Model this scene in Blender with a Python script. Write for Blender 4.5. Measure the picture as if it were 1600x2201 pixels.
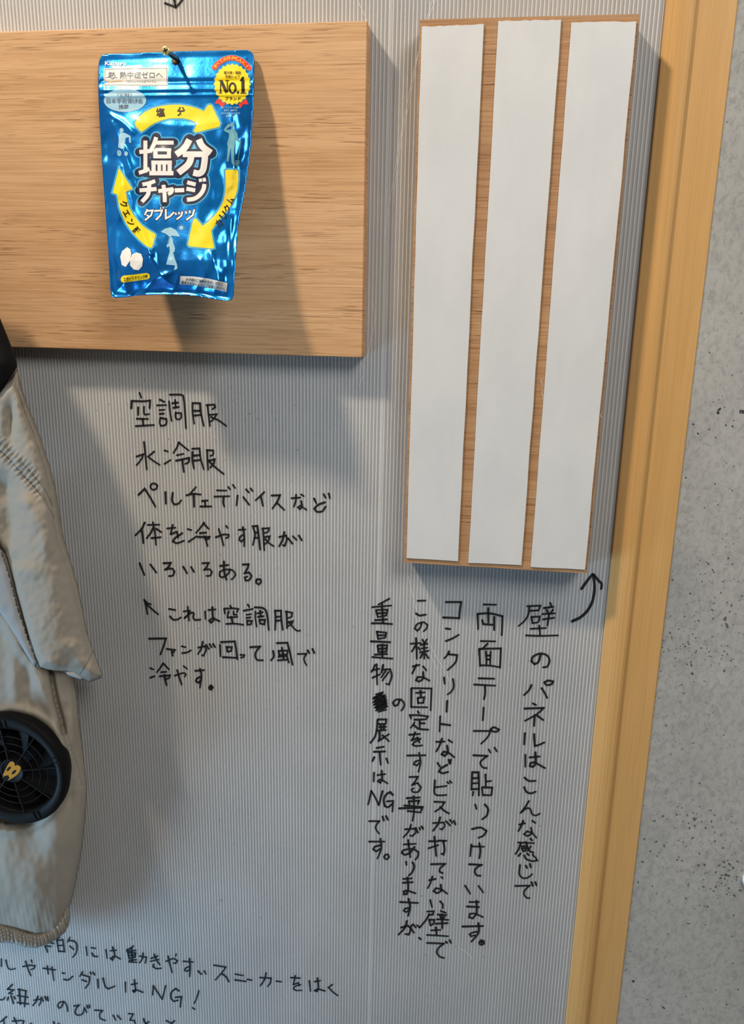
import bpy, bmesh, math, random
import numpy as np
from mathutils import Vector, Matrix, noise
from mathutils.geometry import delaunay_2d_cdt

random.seed(7)
SC = bpy.context.scene
COL = SC.collection
for o in list(bpy.data.objects):
    bpy.data.objects.remove(o)

# ---------------------------------------------------------------- camera
F_PX, CX, CY = 1750.0, 800.0, 1100.5          # focal length and centre in photo pixels
PAN, TILT, ROLL = 0.14613439, 0.26008122, 0.01909556
DIST, EYE = 0.80, 1.45                        # distance to the wall, height of the lens


def _rot(p, t, r):
    cy, sy, cx, sx, cz, sz = math.cos(p), math.sin(p), math.cos(t), math.sin(t), math.cos(r), math.sin(r)
    ry = np.array([[cy, 0, sy], [0, 1, 0], [-sy, 0, cy]])
    rx = np.array([[1, 0, 0], [0, cx, -sx], [0, sx, cx]])
    rz = np.array([[cz, -sz, 0], [sz, cz, 0], [0, 0, 1]])
    return rz @ rx @ ry


ROT = _rot(PAN, TILT, ROLL)


def _w(v):
    a = ROT.T @ np.array(v, float)
    return Vector((a[0], a[2], -a[1]))


CAM = Vector((0, -DIST, EYE))
cam_data = bpy.data.cameras.new('camera')
cam = bpy.data.objects.new('camera', cam_data)
COL.objects.link(cam)
R_, U_, B_ = _w((1, 0, 0)), _w((0, -1, 0)), _w((0, 0, -1))
cam.matrix_world = Matrix(((R_.x, U_.x, B_.x, CAM.x), (R_.y, U_.y, B_.y, CAM.y), (R_.z, U_.z, B_.z, CAM.z), (0, 0, 0, 1)))
cam_data.sensor_fit = 'HORIZONTAL'
cam_data.sensor_width = 36.0
cam_data.lens = F_PX / 1600.0 * 36.0
cam_data.clip_start = 0.01
SC.camera = cam

# ---------------------------------------------------------------- light
world = bpy.data.worlds.new('room_light')
SC.world = world
world.use_nodes = True
wn = world.node_tree.nodes
wn['Background'].inputs[1].default_value = 0.34
_wt = world.node_tree
_tc = wn.new('ShaderNodeTexCoord')
_sx = wn.new('ShaderNodeSeparateXYZ')
_wt.links.new(_tc.outputs['Generated'], _sx.inputs[0])
_wr = wn.new('ShaderNodeValToRGB')          # the room: daylight on the left, dim on the right
_wr.color_ramp.elements[0].position = 0.05
_wr.color_ramp.elements[0].color = (0.62, 0.72, 0.80, 1)
_wr.color_ramp.elements[1].position = 0.85
_wr.color_ramp.elements[1].color = (0.16, 0.16, 0.155, 1)
_e = _wr.color_ramp.elements.new(0.42)
_e.color = (0.37, 0.37, 0.36, 1)
_mr = wn.new('ShaderNodeMapRange')
_mr.inputs[1].default_value, _mr.inputs[2].default_value = -1.0, 1.0
_wt.links.new(_sx.outputs[0], _mr.inputs[0])
_wt.links.new(_mr.outputs[0], _wr.inputs[0])
_wt.links.new(_wr.outputs[0], wn['Background'].inputs[0])


def area(name, loc, target, size, power, color, size_y=None, spread=None):
    l = bpy.data.lights.new(name, 'AREA')
    l.shape = 'RECTANGLE' if size_y else 'DISK'
    l.size = size
    if size_y:
        l.size_y = size_y
    l.energy = power
    l.color = color
    if spread:
        l.spread = spread
    o = bpy.data.objects.new(name, l)
    o.location = loc
    o.rotation_euler = (Vector(target) - Vector(loc)).to_track_quat('-Z', 'Y').to_euler()
    COL.objects.link(o)
    return o


_sp = bpy.data.lights.new('ceiling_spot', 'SPOT')
_sp.energy = 170
_sp.color = (1.0, 0.82, 0.62)
_sp.shadow_soft_size = 0.075
_sp.spot_size = math.radians(40)
_sp.spot_blend = 1.0
_so = bpy.data.objects.new('ceiling_spot', _sp)
_so.location = (-1.08, -0.75, 2.94)
_so.rotation_euler = (Vector((-0.2, 0, 1.62)) - _so.location).to_track_quat('-Z', 'Y').to_euler()
COL.objects.link(_so)
area('ceiling_panel', (0.9, -1.5, 2.7), (0.1, 0, 1.35), 0.8, 27, (1.0, 0.96, 0.91), 0.8)
area('window_daylight', (-1.6, -0.55, 0.45), (-0.2, 0, 0.8), 0.5, 19, (0.42, 0.70, 1.0), 0.6)

SC.view_settings.view_transform = 'Standard'
SC.view_settings.look = 'None'
SC.view_settings.gamma = 1
SC.view_settings.use_curve_mapping = False
SC.view_settings.exposure = 0.0


# ---------------------------------------------------------------- helpers
def P(px, py, d):
    """Point seen at photo pixel (px, py) that lies d metres in front of the wall."""
    r = _w((px - CX, py - CY, F_PX))
    return CAM + r * ((DIST - d) / r.y)


def proj(v):
    q = v - CAM
    a = ROT @ np.array([q.x, -q.z, q.y])
    return a[0] / a[2] * F_PX + CX, a[1] / a[2] * F_PX + CY


def tag(o, label=None, cat=None, group=None, kind=None):
    if label:
        o['label'] = label
    if cat:
        o['category'] = cat
    if group:
        o['group'] = group
    if kind:
        o['kind'] = kind
    return o


def mesh_obj(name, verts, faces, mats, parent=None, midx=None, smooth=False, normals=None, origin=None):
    """One mesh object; verts are world positions, the origin sits at their centre."""
    vs = [Vector(v) for v in verts]
    if origin is None:
        lo = Vector((min(v.x for v in vs), min(v.y for v in vs), min(v.z for v in vs)))
        hi = Vector((max(v.x for v in vs), max(v.y for v in vs), max(v.z for v in vs)))
        origin = (lo + hi) / 2
    me = bpy.data.meshes.new(name)
    me.from_pydata([v - origin for v in vs], [], faces)
    for m in (mats if isinstance(mats, (list, tuple)) else [mats]):
        me.materials.append(m)
    if midx is not None:
        me.polygons.foreach_set('material_index', midx)
    if smooth:
        me.polygons.foreach_set('use_smooth', [True] * len(me.polygons))
    me.update()
    if normals is not None:
        me.polygons.foreach_set('use_smooth', [True] * len(me.polygons))
        me.normals_split_custom_set_from_vertices([tuple(n) for n in normals])
    o = bpy.data.objects.new(name, me)
    COL.objects.link(o)
    if parent is not None:
        o.parent = parent
        base, q = Vector((0, 0, 0)), parent
        while q is not None:
            base += q.location
            q = q.parent
        o.location = origin - base
    else:
        o.location = origin
    return o


def empty(name, loc):
    o = bpy.data.objects.new(name, None)
    o.empty_display_size = 0.02
    o.location = loc
    COL.objects.link(o)
    return o


def smooth_line(pts, step, closed=False, sharp=55):
    """Catmull-Rom through pts, sharp where the line turns by more than `sharp` degrees."""
    pts = [Vector((p[0], p[1])) for p in pts]
    n = len(pts)
    if n < 2:
        return pts
    def corner(i):
        if not closed and (i == 0 or i == n - 1):
            return True
        a, b, c = pts[(i - 1) % n], pts[i % n], pts[(i + 1) % n]
        u, v = b - a, c - b
        if u.length < 1e-6 or v.length < 1e-6:
            return True
        return math.degrees(u.angle(v)) > sharp
    out = []
    for i in range(n if closed else n - 1):
        p1, p2 = pts[i], pts[(i + 1) % n]
        p0 = p1 - (p2 - p1) if corner(i) else pts[(i - 1) % n]
        p3 = p2 + (p2 - p1) if corner((i + 1) % n) else pts[(i + 2) % n]
        k = max(1, int(math.ceil((p2 - p1).length / step)))
        for j in range(k):
            t = j / k
            out.append(0.5 * ((2 * p1) + (-p0 + p2) * t + (2 * p0 - 5 * p1 + 4 * p2 - p3) * t * t + (-p0 + 3 * p1 - 3 * p2 + p3) * t ** 3))
    if not closed:
        out.append(pts[-1])
    return out


def dense(pts, step, closed=True):
    out = []
    n = len(pts)
    for i in range(n if closed else n - 1):
        a, b = Vector(pts[i][:2]), Vector(pts[(i + 1) % n][:2])
        k = max(1, int(math.ceil((b - a).length / step)))
        out += [a + (b - a) * (j / k) for j in range(k)]
    if not closed:
        out.append(Vector(pts[-1][:2]))
    return out


class Flat:
    """Collects flat shapes in photo pixels; a surface function lifts them into the scene."""
    def __init__(self):
        self.v, self.f, self.m, self.lift = [], [], [], []

    def add(self, vs, fs, m=0, lift=0.0):
        b = len(self.v)
        self.v += [(p[0], p[1]) for p in vs]
        self.lift += [lift] * len(vs)
        self.f += [tuple(b + i for i in f) for f in fs]
        self.m += [m] * len(fs)

    def ribbon(self, pts, w, m=0, lift=0.0, closed=False, cap=True, taper=None, step=2.5, jitter=0.0):
        line = [p for p in pts]
        cl = []
        for p in line:
            p = Vector((p[0], p[1]))
            if not cl or (p - cl[-1]).length > 1e-4:
                cl.append(p)
        n = len(cl)
        if n == 0:
            return
        if n == 1:
            self.disc(cl[0], w / 2, m=m, lift=lift)
            return
        vs, fs = [], []
        cols = max(1, int(math.ceil(w / 3.4))) if w > 4.5 else 1
        for i, p in enumerate(cl):
            a = cl[(i - 1) % n] if (closed or i > 0) else None
            c = cl[(i + 1) % n] if (closed or i < n - 1) else None
            d1 = (p - a).normalized() if a is not None else None
            d2 = (c - p).normalized() if c is not None else None
            if d1 is None:
                d1 = d2
            if d2 is None:
                d2 = d1
            t = d1 + d2
            if t.length < 1e-3:
                t = d1
            t.normalize()
            nn = Vector((-t.y, t.x))
            k = max(0.55, abs(nn.dot(Vector((-d1.y, d1.x)))))
            hw = w / 2 / k
            if taper:
                hw *= taper(i / max(1, n - 1))
            if jitter:
                hw *= 1 + random.uniform(-jitter, jitter)
            vs += [p + nn * hw * (1 - 2 * c / cols) for c in range(cols + 1)]
        cc = cols + 1
        for i in range(n if closed else n - 1):
            j = (i + 1) % n
            fs += [(cc * i + c, cc * i + c + 1, cc * j + c + 1, cc * j + c) for c in range(cols)]
        self.add(vs, fs, m, lift)
        if cap and not closed:
            self.disc(cl[0], w / 2, m=m, lift=lift, n=10)
            self.disc(cl[-1], w / 2 * (taper(1) if taper else 1), m=m, lift=lift, n=10)
        # round the sharp bends
        for i in range(1, n - 1):
            u, v = cl[i] - cl[i - 1], cl[i + 1] - cl[i]
            if cap and u.angle(v) > 0.9:
                self.disc(cl[i], w / 2, m=m, lift=lift, n=10)

    def disc(self, c, r, ry=None, m=0, lift=0.0, n=14, rot=0.0):
        ry = ry or r
        ca, sa = math.cos(rot), math.sin(rot)
        vs = [(c[0], c[1])]
        rings = max(1, int(math.ceil(r / 3.4)))
        for q in range(1, rings + 1):
            for k in range(n):
                a = 2 * math.pi * k / n
                x, y = r * q / rings * math.cos(a), ry * q / rings * math.sin(a)
                vs.append((c[0] + x * ca - y * sa, c[1] + x * sa + y * ca))
        fs = [(0, 1 + k, 1 + (k + 1) % n) for k in range(n)]
        for q in range(rings - 1):
            fs += [(1 + q * n + k, 1 + (q + 1) * n + k, 1 + (q + 1) * n + (k + 1) % n, 1 + q * n + (k + 1) % n) for k in range(n)]
        self.add(vs, fs, m, lift)

    def poly(self, pts, m=0, lift=0.0, step=3.0):
        vs, fs = grid_fill(pts, step)
        self.add(vs, fs, m, lift)

    def text(self, body, cx, cy, h, m=0, lift=0.0, width=None, bold=0.0, rot=0.0, shear=0.0):
        """One line of type centred on (cx, cy), h = glyph box height in pixels."""
        cu = bpy.data.curves.new('type', 'FONT')
        cu.body = body
        cu.size = 1.0
        cu.offset = bold
        cu.resolution_u = 3
        ob = bpy.data.objects.new('type', cu)
        COL.objects.link(ob)
        dg = bpy.context.evaluated_depsgraph_get()
        me = ob.evaluated_get(dg).to_mesh()
        co = [(v.co.x, v.co.y) for v in me.vertices]
        fs = [tuple(p.vertices) for p in me.polygons]
        ob.evaluated_get(dg).to_mesh_clear()
        bpy.data.objects.remove(ob)
        bpy.data.curves.remove(cu)
        if not co:
            return
        x0, x1 = min(c[0] for c in co), max(c[0] for c in co)
        s = h
        sx = (width / (x1 - x0)) if width else s
        ca, sa = math.cos(rot), math.sin(rot)
        out = []
        for x, y in co:
            a = (x - (x0 + x1) / 2) * sx
            b = -(y - 0.36) * s
            a += shear * b
            out.append((cx + a * ca - b * sa, cy + a * sa + b * ca))
        # cut the glyphs along a fine grid so that they follow the surface
        bm = bmesh.new()
        bv = [bm.verts.new((x, y, 0)) for x, y in out]
        for f in fs:
            try:
                bm.faces.new([bv[i] for i in f])
            except ValueError:
                pass
        for axis in (0, 1):
            lo, hi = min(o[axis] for o in out), max(o[axis] for o in out)
            k = math.ceil(lo / 3.0) * 3.0
            while k < hi:
                co_, no_ = [0, 0, 0], [0, 0, 0]
                co_[axis], no_[axis] = k, 1
                bmesh.ops.bisect_plane(bm, geom=bm.verts[:] + bm.edges[:] + bm.faces[:], dist=1e-5, plane_co=co_, plane_no=no_)
                k += 3.0
        bm.verts.index_update()
        out = [(v.co.x, v.co.y) for v in bm.verts]
        fs = [tuple(v.index for v in f.verts) for f in bm.faces]
        bm.free()
        self.add(out, fs, m, lift + .00012)

    def build(self, name, surf, mats, parent=None, normal=None):
        """surf(px, py, lift) -> world point."""
        vs = [surf(x, y, l) for (x, y), l in zip(self.v, self.lift)]
        # turn every face towards the room
        fs = []
        for f in self.f:
            a, b, c = vs[f[0]], vs[f[1]], vs[f[2]]
            if (b - a).cross(c - a).dot(CAM - a) < 0:
                f = tuple(reversed(f))
            fs.append(f)
        ns = [normal(x, y) for x, y in self.v] if normal else None
        return mesh_obj(name, vs, fs, mats, parent, self.m, normals=ns)


def inside(poly, xs, ys):
    r = np.zeros(len(xs), bool)
    n = len(poly)
    for i in range(n):
        x1, y1 = poly[i][0], poly[i][1]
        x2, y2 = poly[(i + 1) % n][0], poly[(i + 1) % n][1]
        if y1 == y2:
            continue
        c = ((y1 > ys) != (y2 > ys)) & (xs < (x2 - x1) * (ys - y1) / (y2 - y1) + x1)
        r ^= c
    return r


def edge_dist(poly, xs, ys, closed=True):
    d = np.full(len(xs), 1e9)
    n = len(poly)
    for i in range(n if closed else n - 1):
        ax, ay = poly[i][0], poly[i][1]
        bx, by = poly[(i + 1) % n][0], poly[(i + 1) % n][1]
        L = (bx - ax) ** 2 + (by - ay) ** 2 + 1e-12
        t = np.clip(((xs - ax) * (bx - ax) + (ys - ay) * (by - ay)) / L, 0, 1)
        d = np.minimum(d, np.hypot(xs - ax - t * (bx - ax), ys - ay - t * (by - ay)))
    return d


def grid_fill(outline, step, holes=()):
    ol = dense(outline, step * .6)
    loops = [ol] + [dense(h, step) for h in holes]
    xs = np.array([p.x for p in ol])
    ys = np.array([p.y for p in ol])
    gx, gy = np.meshgrid(np.arange(math.floor(xs.min() / step) * step, xs.max() + step, step),
                         np.arange(math.floor(ys.min() / step) * step, ys.max() + step, step))
    gx = gx.ravel() + 0.013
    gy = gy.ravel() + 0.017
    ok = inside(ol, gx, gy)
    for lp in loops:
        ok &= edge_dist(lp, gx, gy) > 0.45 * step
    for h in loops[1:]:
        ok &= ~inside(h, gx, gy)
    verts = [Vector((p.x, p.y)) for lp in loops for p in lp] + [Vector((a, b)) for a, b in zip(gx[ok], gy[ok])]
    edges = []
    b = 0
    for lp in loops:
        k = len(lp)
        edges += [(b + i, b + (i + 1) % k) for i in range(k)]
        b += k
    vo, eo, fo, *_ = delaunay_2d_cdt(verts, edges, [], 0, 1e-4)
    cxs = np.array([sum(vo[i].x for i in f) / len(f) for f in fo])
    cys = np.array([sum(vo[i].y for i in f) / len(f) for f in fo])
    keep = inside(ol, cxs, cys)
    for h in loops[1:]:
        keep &= ~inside(h, cxs, cys)
    fs = [tuple(f) for f, k in zip(fo, keep) if k]
    used = sorted({i for f in fs for i in f})
    mp = {u: i for i, u in enumerate(used)}
    return [(vo[u].x, vo[u].y) for u in used], [tuple(mp[i] for i in f) for f in fs]


def pillow(name, outline, step, front, back, mat, parent=None, holes=()):
    """A closed padded shape: outline in photo pixels, front and back depth functions
    front(px, py, edge) / back(px, py, edge), edge = pixel distance to the outline."""
    ps, fs = grid_fill(outline, step, holes)
    xs, ys = np.array([p[0] for p in ps]), np.array([p[1] for p in ps])
    ed = edge_dist(outline, xs, ys)
    rim = ed < 1e-2
    vf = [P(x, y, front(x, y, e)) for x, y, e in zip(xs, ys, ed)]
    vb, bi = [], {}
    for i, (x, y, e) in enumerate(zip(xs, ys, ed)):
        if rim[i]:
            bi[i] = i
        else:
            bi[i] = len(vf) + len(vb)
            p = vf[i]
            d = max(back(x, y, e), -p.y - .00042 * e)
            vb.append(Vector((p.x, -d, p.z)))
    faces = []
    for f in fs:
        a, b, c = (vf[i] for i in f[:3])
        if (b - a).cross(c - a).dot(CAM - a) < 0:
            f = tuple(reversed(f))
        faces.append(f)
        faces.append(tuple(bi[i] for i in reversed(f)))
    return mesh_obj(name, vf + vb, faces, mat, parent, smooth=True)


def box_mesh(name, x0, x1, y0, y1, z0, z1, mat, parent=None, bevel=0.0):
    bm = bmesh.new()
    bmesh.ops.create_cube(bm, size=1)
    for v in bm.verts:
        v.co = Vector((x0 + (v.co.x + .5) * (x1 - x0), y0 + (v.co.y + .5) * (y1 - y0), z0 + (v.co.z + .5) * (z1 - z0)))
    if bevel:
        bmesh.ops.bevel(bm, geom=bm.edges[:], offset=bevel, segments=2, profile=.5, affect='EDGES')
    bm.verts.index_update()
    vs = [v.co.copy() for v in bm.verts]
    fs = [tuple(v.index for v in f.verts) for f in bm.faces]
    bm.free()
    return mesh_obj(name, vs, fs, mat, parent)


class EdgeMap:
    """Distance to an outline, sampled once per photo pixel (0 outside)."""
    def __init__(self, poly):
        xs, ys = [p[0] for p in poly], [p[1] for p in poly]
        self.x0, self.y0 = math.floor(min(xs)) - 2, math.floor(min(ys)) - 2
        w, h = int(max(xs) - self.x0) + 5, int(max(ys) - self.y0) + 5
        gx, gy = np.meshgrid(np.arange(w) + self.x0, np.arange(h) + self.y0)
        gx, gy = gx.ravel().astype(float), gy.ravel().astype(float)
        d = edge_dist(poly, gx, gy) * np.where(inside(poly, gx, gy), 1, -1)
        self.d = d.reshape(h, w)
        self.w, self.h = w, h

    def __call__(self, x, y):
        u = min(max(x - self.x0, 0), self.w - 1.001)
        v = min(max(y - self.y0, 0), self.h - 1.001)
        i, j = int(u), int(v)
        a, b = u - i, v - j
        d = self.d
        r = (d[j, i] * (1 - a) + d[j, i + 1] * a) * (1 - b) + (d[j + 1, i] * (1 - a) + d[j + 1, i + 1] * a) * b
        return max(0.0, float(r))


# ---------------------------------------------------------------- materials
def mat(name, color=(.5, .5, .5), rough=.5, metal=0.0, coat=0.0, spec=.5):
    m = bpy.data.materials.new(name)
    m.use_nodes = True
    b = m.node_tree.nodes['Principled BSDF']
    b.inputs['Base Color'].default_value = (*color, 1)
    b.inputs['Roughness'].default_value = rough
    b.inputs['Metallic'].default_value = metal
    b.inputs['Coat Weight'].default_value = coat
    b.inputs['Coat Roughness'].default_value = .12
    b.inputs['Specular IOR Level'].default_value = spec
    return m


class N:
    """Tiny node-graph helper."""
    def __init__(self, m):
        self.t = m.node_tree
        self.b = self.t.nodes.get('Principled BSDF')

    def new(self, kind, **kw):
        n = self.t.nodes.new(kind)
        for k, v in kw.items():
            setattr(n, k, v)
        return n

    def link(self, a, b):
        self.t.links.new(a, b)

    def pos(self, scale):
        g = self.new('ShaderNodeNewGeometry')
        mp = self.new('ShaderNodeMapping')
        mp.inputs['Scale'].default_value = scale
        self.link(g.outputs['Position'], mp.inputs['Vector'])
        return mp.outputs['Vector']

    def noise(self, scale, detail=3, rough=.5, s=1.0, dist=0.0):
        n = self.new('ShaderNodeTexNoise')
        n.inputs['Scale'].default_value = s
        n.inputs['Detail'].default_value = detail
        n.inputs['Roughness'].default_value = rough
        n.inputs['Distortion'].default_value = dist
        self.link(self.pos(scale), n.inputs['Vector'])
        return n.outputs['Fac']

    def ramp(self, fac, stops):
        r = self.new('ShaderNodeValToRGB')
        e = r.color_ramp.elements
        while len(e) < len(stops):
            e.new(.5)
        for el, (p, c) in zip(e, stops):
            el.position = p
            el.color = (*c, 1) if len(c) == 3 else c
        self.link(fac, r.inputs['Fac'])
        return r.outputs['Color']

    def mix(self, fac, a, b, mode='MIX'):
        n = self.new('ShaderNodeMix', data_type='RGBA', blend_type=mode)
        for sock, v in ((n.inputs[0], fac), (n.inputs[6], a), (n.inputs[7], b)):
            if isinstance(v, (int, float)):
                sock.default_value = v
            elif isinstance(v, tuple):
                sock.default_value = (*v, 1)
            else:
                self.link(v, sock)
        return n.outputs[2]

    def bump(self, h, strength, dist=.001):
        n = self.new('ShaderNodeBump')
        n.inputs['Strength'].default_value = strength
        n.inputs['Distance'].default_value = dist
        self.link(h, n.inputs['Height'])
        self.link(n.outputs['Normal'], self.b.inputs['Normal'])


def wood(name, light, dark, pore, along='x', rough=.55, pores=.62, k=1.0, grain=.75):
    m = mat(name, light, rough, spec=.3)
    n = N(m)
    ax = (lambda a, b: (a, 40, b)) if along == 'x' else (lambda a, b: (b, 40, a))
    broad = n.noise(ax(2.4 * k, 46 * k), 4, .55, dist=.5)
    streak = n.noise(ax(11 * k, 620 * k), 3, .6)
    c = n.ramp(broad, [(.30, dark), (.62, light)])
    st = n.ramp(streak, [(.36, (.70, .66, .60)), (.56, (1, 1, 1))])
    c = n.mix(grain, c, st, 'MULTIPLY')
    dash = n.noise(ax(26 * k, 1000 * k), 2, .5)
    where = n.noise(ax(5 * k, 30 * k), 2, .5)
    pm = n.ramp(dash, [(pores, (0, 0, 0)), (pores + .05, (1, 1, 1))])
    wm = n.ramp(where, [(.40, (.12, .12, .12)), (.60, (1, 1, 1))])
    pm = n.mix(1.0, pm, wm, 'MULTIPLY')
    c = n.mix(pm, c, pore)
    n.link(c, n.b.inputs['Base Color'])
    n.bump(streak, .25, .0006)
    return m


M = {}
M['board'] = wood('oak_veneer', (.66, .405, .215), (.58, .33, .155), (.30, .155, .07), pores=.59, grain=.6)
M['ply'] = wood('plywood_back', (.47, .27, .135), (.37, .195, .09), (.16, .07, .03), pores=.60)
M['trim'] = wood('pine_trim', (.61, .36, .135), (.575, .33, .115), (.50, .28, .10), along='z', rough=.4, pores=.75, grain=.25)
m = mat('clear_plastic_rib', (.93, .93, .92), .35)
_n = N(m)
_t = _n.new('ShaderNodeBsdfTranslucent')
_t.inputs[0].default_value = (.93, .93, .92, 1)
_x = _n.new('ShaderNodeMixShader')
_x.inputs[0].default_value = .5
_n.link(_n.b.outputs[0], _x.inputs[1])
_n.link(_t.outputs[0], _x.inputs[2])
_n.link(_x.outputs[0], m.node_tree.nodes['Material Output'].inputs['Surface'])
M['rib'] = m
M['rear_skin'] = mat('plastic_rear_skin', (.33, .335, .33), .6)
_n = N(M['rear_skin'])
_c = _n.ramp(_n.noise((7, 7, 7), 4, .6), [(.35, (.22, .223, .223)), (.65, (.31, .31, .305))])
_n.link(_c, _n.b.inputs['Base Color'])

# front skin of the hollow plastic sheet: half see-through, half milky
m = mat('milky_plastic_skin', (.60, .605, .60), .33, spec=.4)
_n = N(m)
_sm = _n.ramp(_n.noise((9, 9, 5), 5, .65), [(.38, (.80, .80, .80)), (.62, (.92, .92, .91))])
_n.link(_sm, _n.b.inputs['Base Color'])
_t = _n.new('ShaderNodeBsdfTransparent')
_x = _n.new('ShaderNodeMixShader')
_x.inputs[0].default_value = .30
_n.link(_t.outputs[0], _x.inputs[1])
_n.link(_n.b.outputs[0], _x.inputs[2])
_n.link(_x.outputs[0], m.node_tree.nodes['Material Output'].inputs['Surface'])
M['skin'] = m

m = mat('concrete_print', (.42, .41, .39), .7, spec=.25)
_n = N(m)
_c = _n.ramp(_n.noise((5, 5, 4), 6, .62), [(.30, (.28, .28, .265)), (.50, (.385, .377, .352)), (.70, (.45, .44, .41))])
_f = _n.ramp(_n.noise((170, 170, 120), 6, .75, dist=.6), [(.34, (.72, .725, .73)), (.53, (1, 1, 1)), (.74, (1.08, 1.08, 1.08))])
_c = _n.mix(1.0, _c, _f, 'MULTIPLY')
_p = _n.ramp(_n.noise((260, 260, 260), 3, .6, dist=1.2), [(.64, (0, 0, 0)), (.70, (1, 1, 1))])
_w2 = _n.ramp(_n.noise((9, 9, 9), 3, .6), [(.50, (.0, .0, .0)), (.66, (.75, .75, .75))])
_c = _n.mix(_n.mix(1.0, _p, _w2, 'MULTIPLY'), _c, (.16, .165, .165))
_n.link(_c, _n.b.inputs['Base Color'])
M['concrete'] = m
M['pit'] = mat('concrete_pit_print', (.035, .034, .032), .8)
M['chip'] = mat('concrete_chip_print', (.10, .10, .098), .8)
m = mat('floor_mortar', (.30, .29, .28), .7)
_n = N(m)
_n.link(_n.ramp(_n.noise((6, 6, 6), 5, .6), [(.3, (.24, .235, .23)), (.7, (.36, .35, .34))]), _n.b.inputs['Base Color'])
M['floor'] = m
M['ink'] = mat('black_marker_ink', (.014, .013, .014), .38)
M['ink_haze'] = mat('haze_tinted_black_ink', (.010, .022, .032), .38)  # black ink with the bluish light haze painted into its colour
M['scratch'] = mat('pale_scratch', (.72, .72, .70), .5)
m = mat('white_tape_liner', (.64, .64, .63), .45)
_n = N(m)
_n.link(_n.ramp(_n.noise((25, 25, 14), 4, .6), [(.3, (.60, .605, .60)), (.7, (.66, .66, .645))]), _n.b.inputs['Base Color'])
_n.bump(_n.noise((60, 60, 40), 3, .5), .12, .001)
M['tape'] = m
M['tape_edge'] = mat('tape_foam_edge', (.72, .66, .50), .6)
M['brass'] = mat('yellow_zinc_steel', (.80, .72, .33), .3, metal=.75)
M['steel_dark'] = mat('dark_screw_thread', (.16, .12, .08), .35, metal=.8)
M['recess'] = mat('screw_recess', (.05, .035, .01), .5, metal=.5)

# foil bag
m = mat('blue_metallic_foil', (.004, .21, .68), .22, metal=.72, coat=.3)
_n = N(m)
_c = _n.ramp(_n.noise((10, 10, 8), 2, .5), [(.35, (.003, .15, .52)), (.62, (.005, .26, .80))])
_n.link(_c, _n.b.inputs['Base Color'])
_n.bump(_n.noise((300, 300, 260), 3, .6), .16, .0007)
M['foil'] = m
M['foil_edge'] = mat('pale_foil_edge', (.04, .32, .68), .3, metal=.6)
def ink(name, c):
    return mat(name, c, .5, coat=.05, spec=.22)
M['p_white'] = ink('print_white', (.70, .69, .66))
M['p_navy'] = ink('print_navy', (.006, .010, .040))
M['p_cyan'] = ink('print_glow_cyan', (.05, .34, .60))
M['p_yellow'] = ink('print_yellow', (.82, .61, .010))
M['p_orange'] = ink('print_orange', (.80, .42, .02))
M['p_red'] = ink('print_red', (.70, .03, .02))
M['p_pale'] = ink('print_pale_blue', (.28, .50, .64))
M['p_label'] = ink('print_label_white', (.70, .68, .63))
M['p_grey'] = ink('print_grey_text', (.10, .13, .19))
M['p_black'] = ink('print_black', (.02, .014, .008))
M['p_teal'] = ink('print_teal', (.12, .33, .40))
M['p_deep'] = ink('print_deep_blue', (.002, .035, .16))
PM = ['p_white', 'p_navy', 'p_cyan', 'p_yellow', 'p_orange', 'p_red', 'p_pale', 'p_label', 'p_grey', 'p_black', 'p_teal', 'p_deep']
PI = {k[2:]: i for i, k in enumerate(PM)}

# jacket
def cloth(name, c, rough=.75, bump=.25):
    m = mat(name, c, rough, spec=.25)
    n = N(m)
    a = n.noise((70, 70, 70), 4, .6)
    n.bump(a, bump, .0012)
    return m
M['cloth'] = cloth('beige_nylon', (.365, .325, .265))
M['cloth_in'] = cloth('pale_lining', (.36, .365, .36))
M['cloth_black'] = cloth('black_nylon', (.006, .006, .006), .9)
M['thread'] = mat('seam_thread', (.10, .095, .08), .8)
M['piping'] = mat('grey_piping', (.30, .30, .30), .5)
M['fan_black'] = mat('black_fan_plastic', (.007, .007, .007), .6, spec=.1)
_n = N(M['fan_black'])
_n.bump(_n.noise((400, 400, 400), 2, .5), .2, .0005)
M['fan_bars'] = mat('black_glossy_bars', (.012, .012, .012), .3, spec=.3)
M['fan_dark'] = mat('fan_inside', (.003, .003, .003), .7, spec=.15)
M['emblem'] = mat('orange_yellow_emblem', (.62, .29, .010), .5, spec=.2)
M['plate'] = mat('white_plastic', (.80, .79, .75), .4)

# ================================================================ setting
XS0 = -1.35                                            # left end of the plastic sheet
EDGE_T, EDGE_B = P(1434, 0, .004), P(1216, 2201, .004)  # left arris of the wooden trim
ZTOP, ZBOT = 2.45, 0.0


def edge_x(z):
    t = (z - EDGE_T.z) / (EDGE_B.z - EDGE_T.z)
    return EDGE_T.x + (EDGE_B.x - EDGE_T.x) * t


XE = edge_x(1.45)

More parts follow.
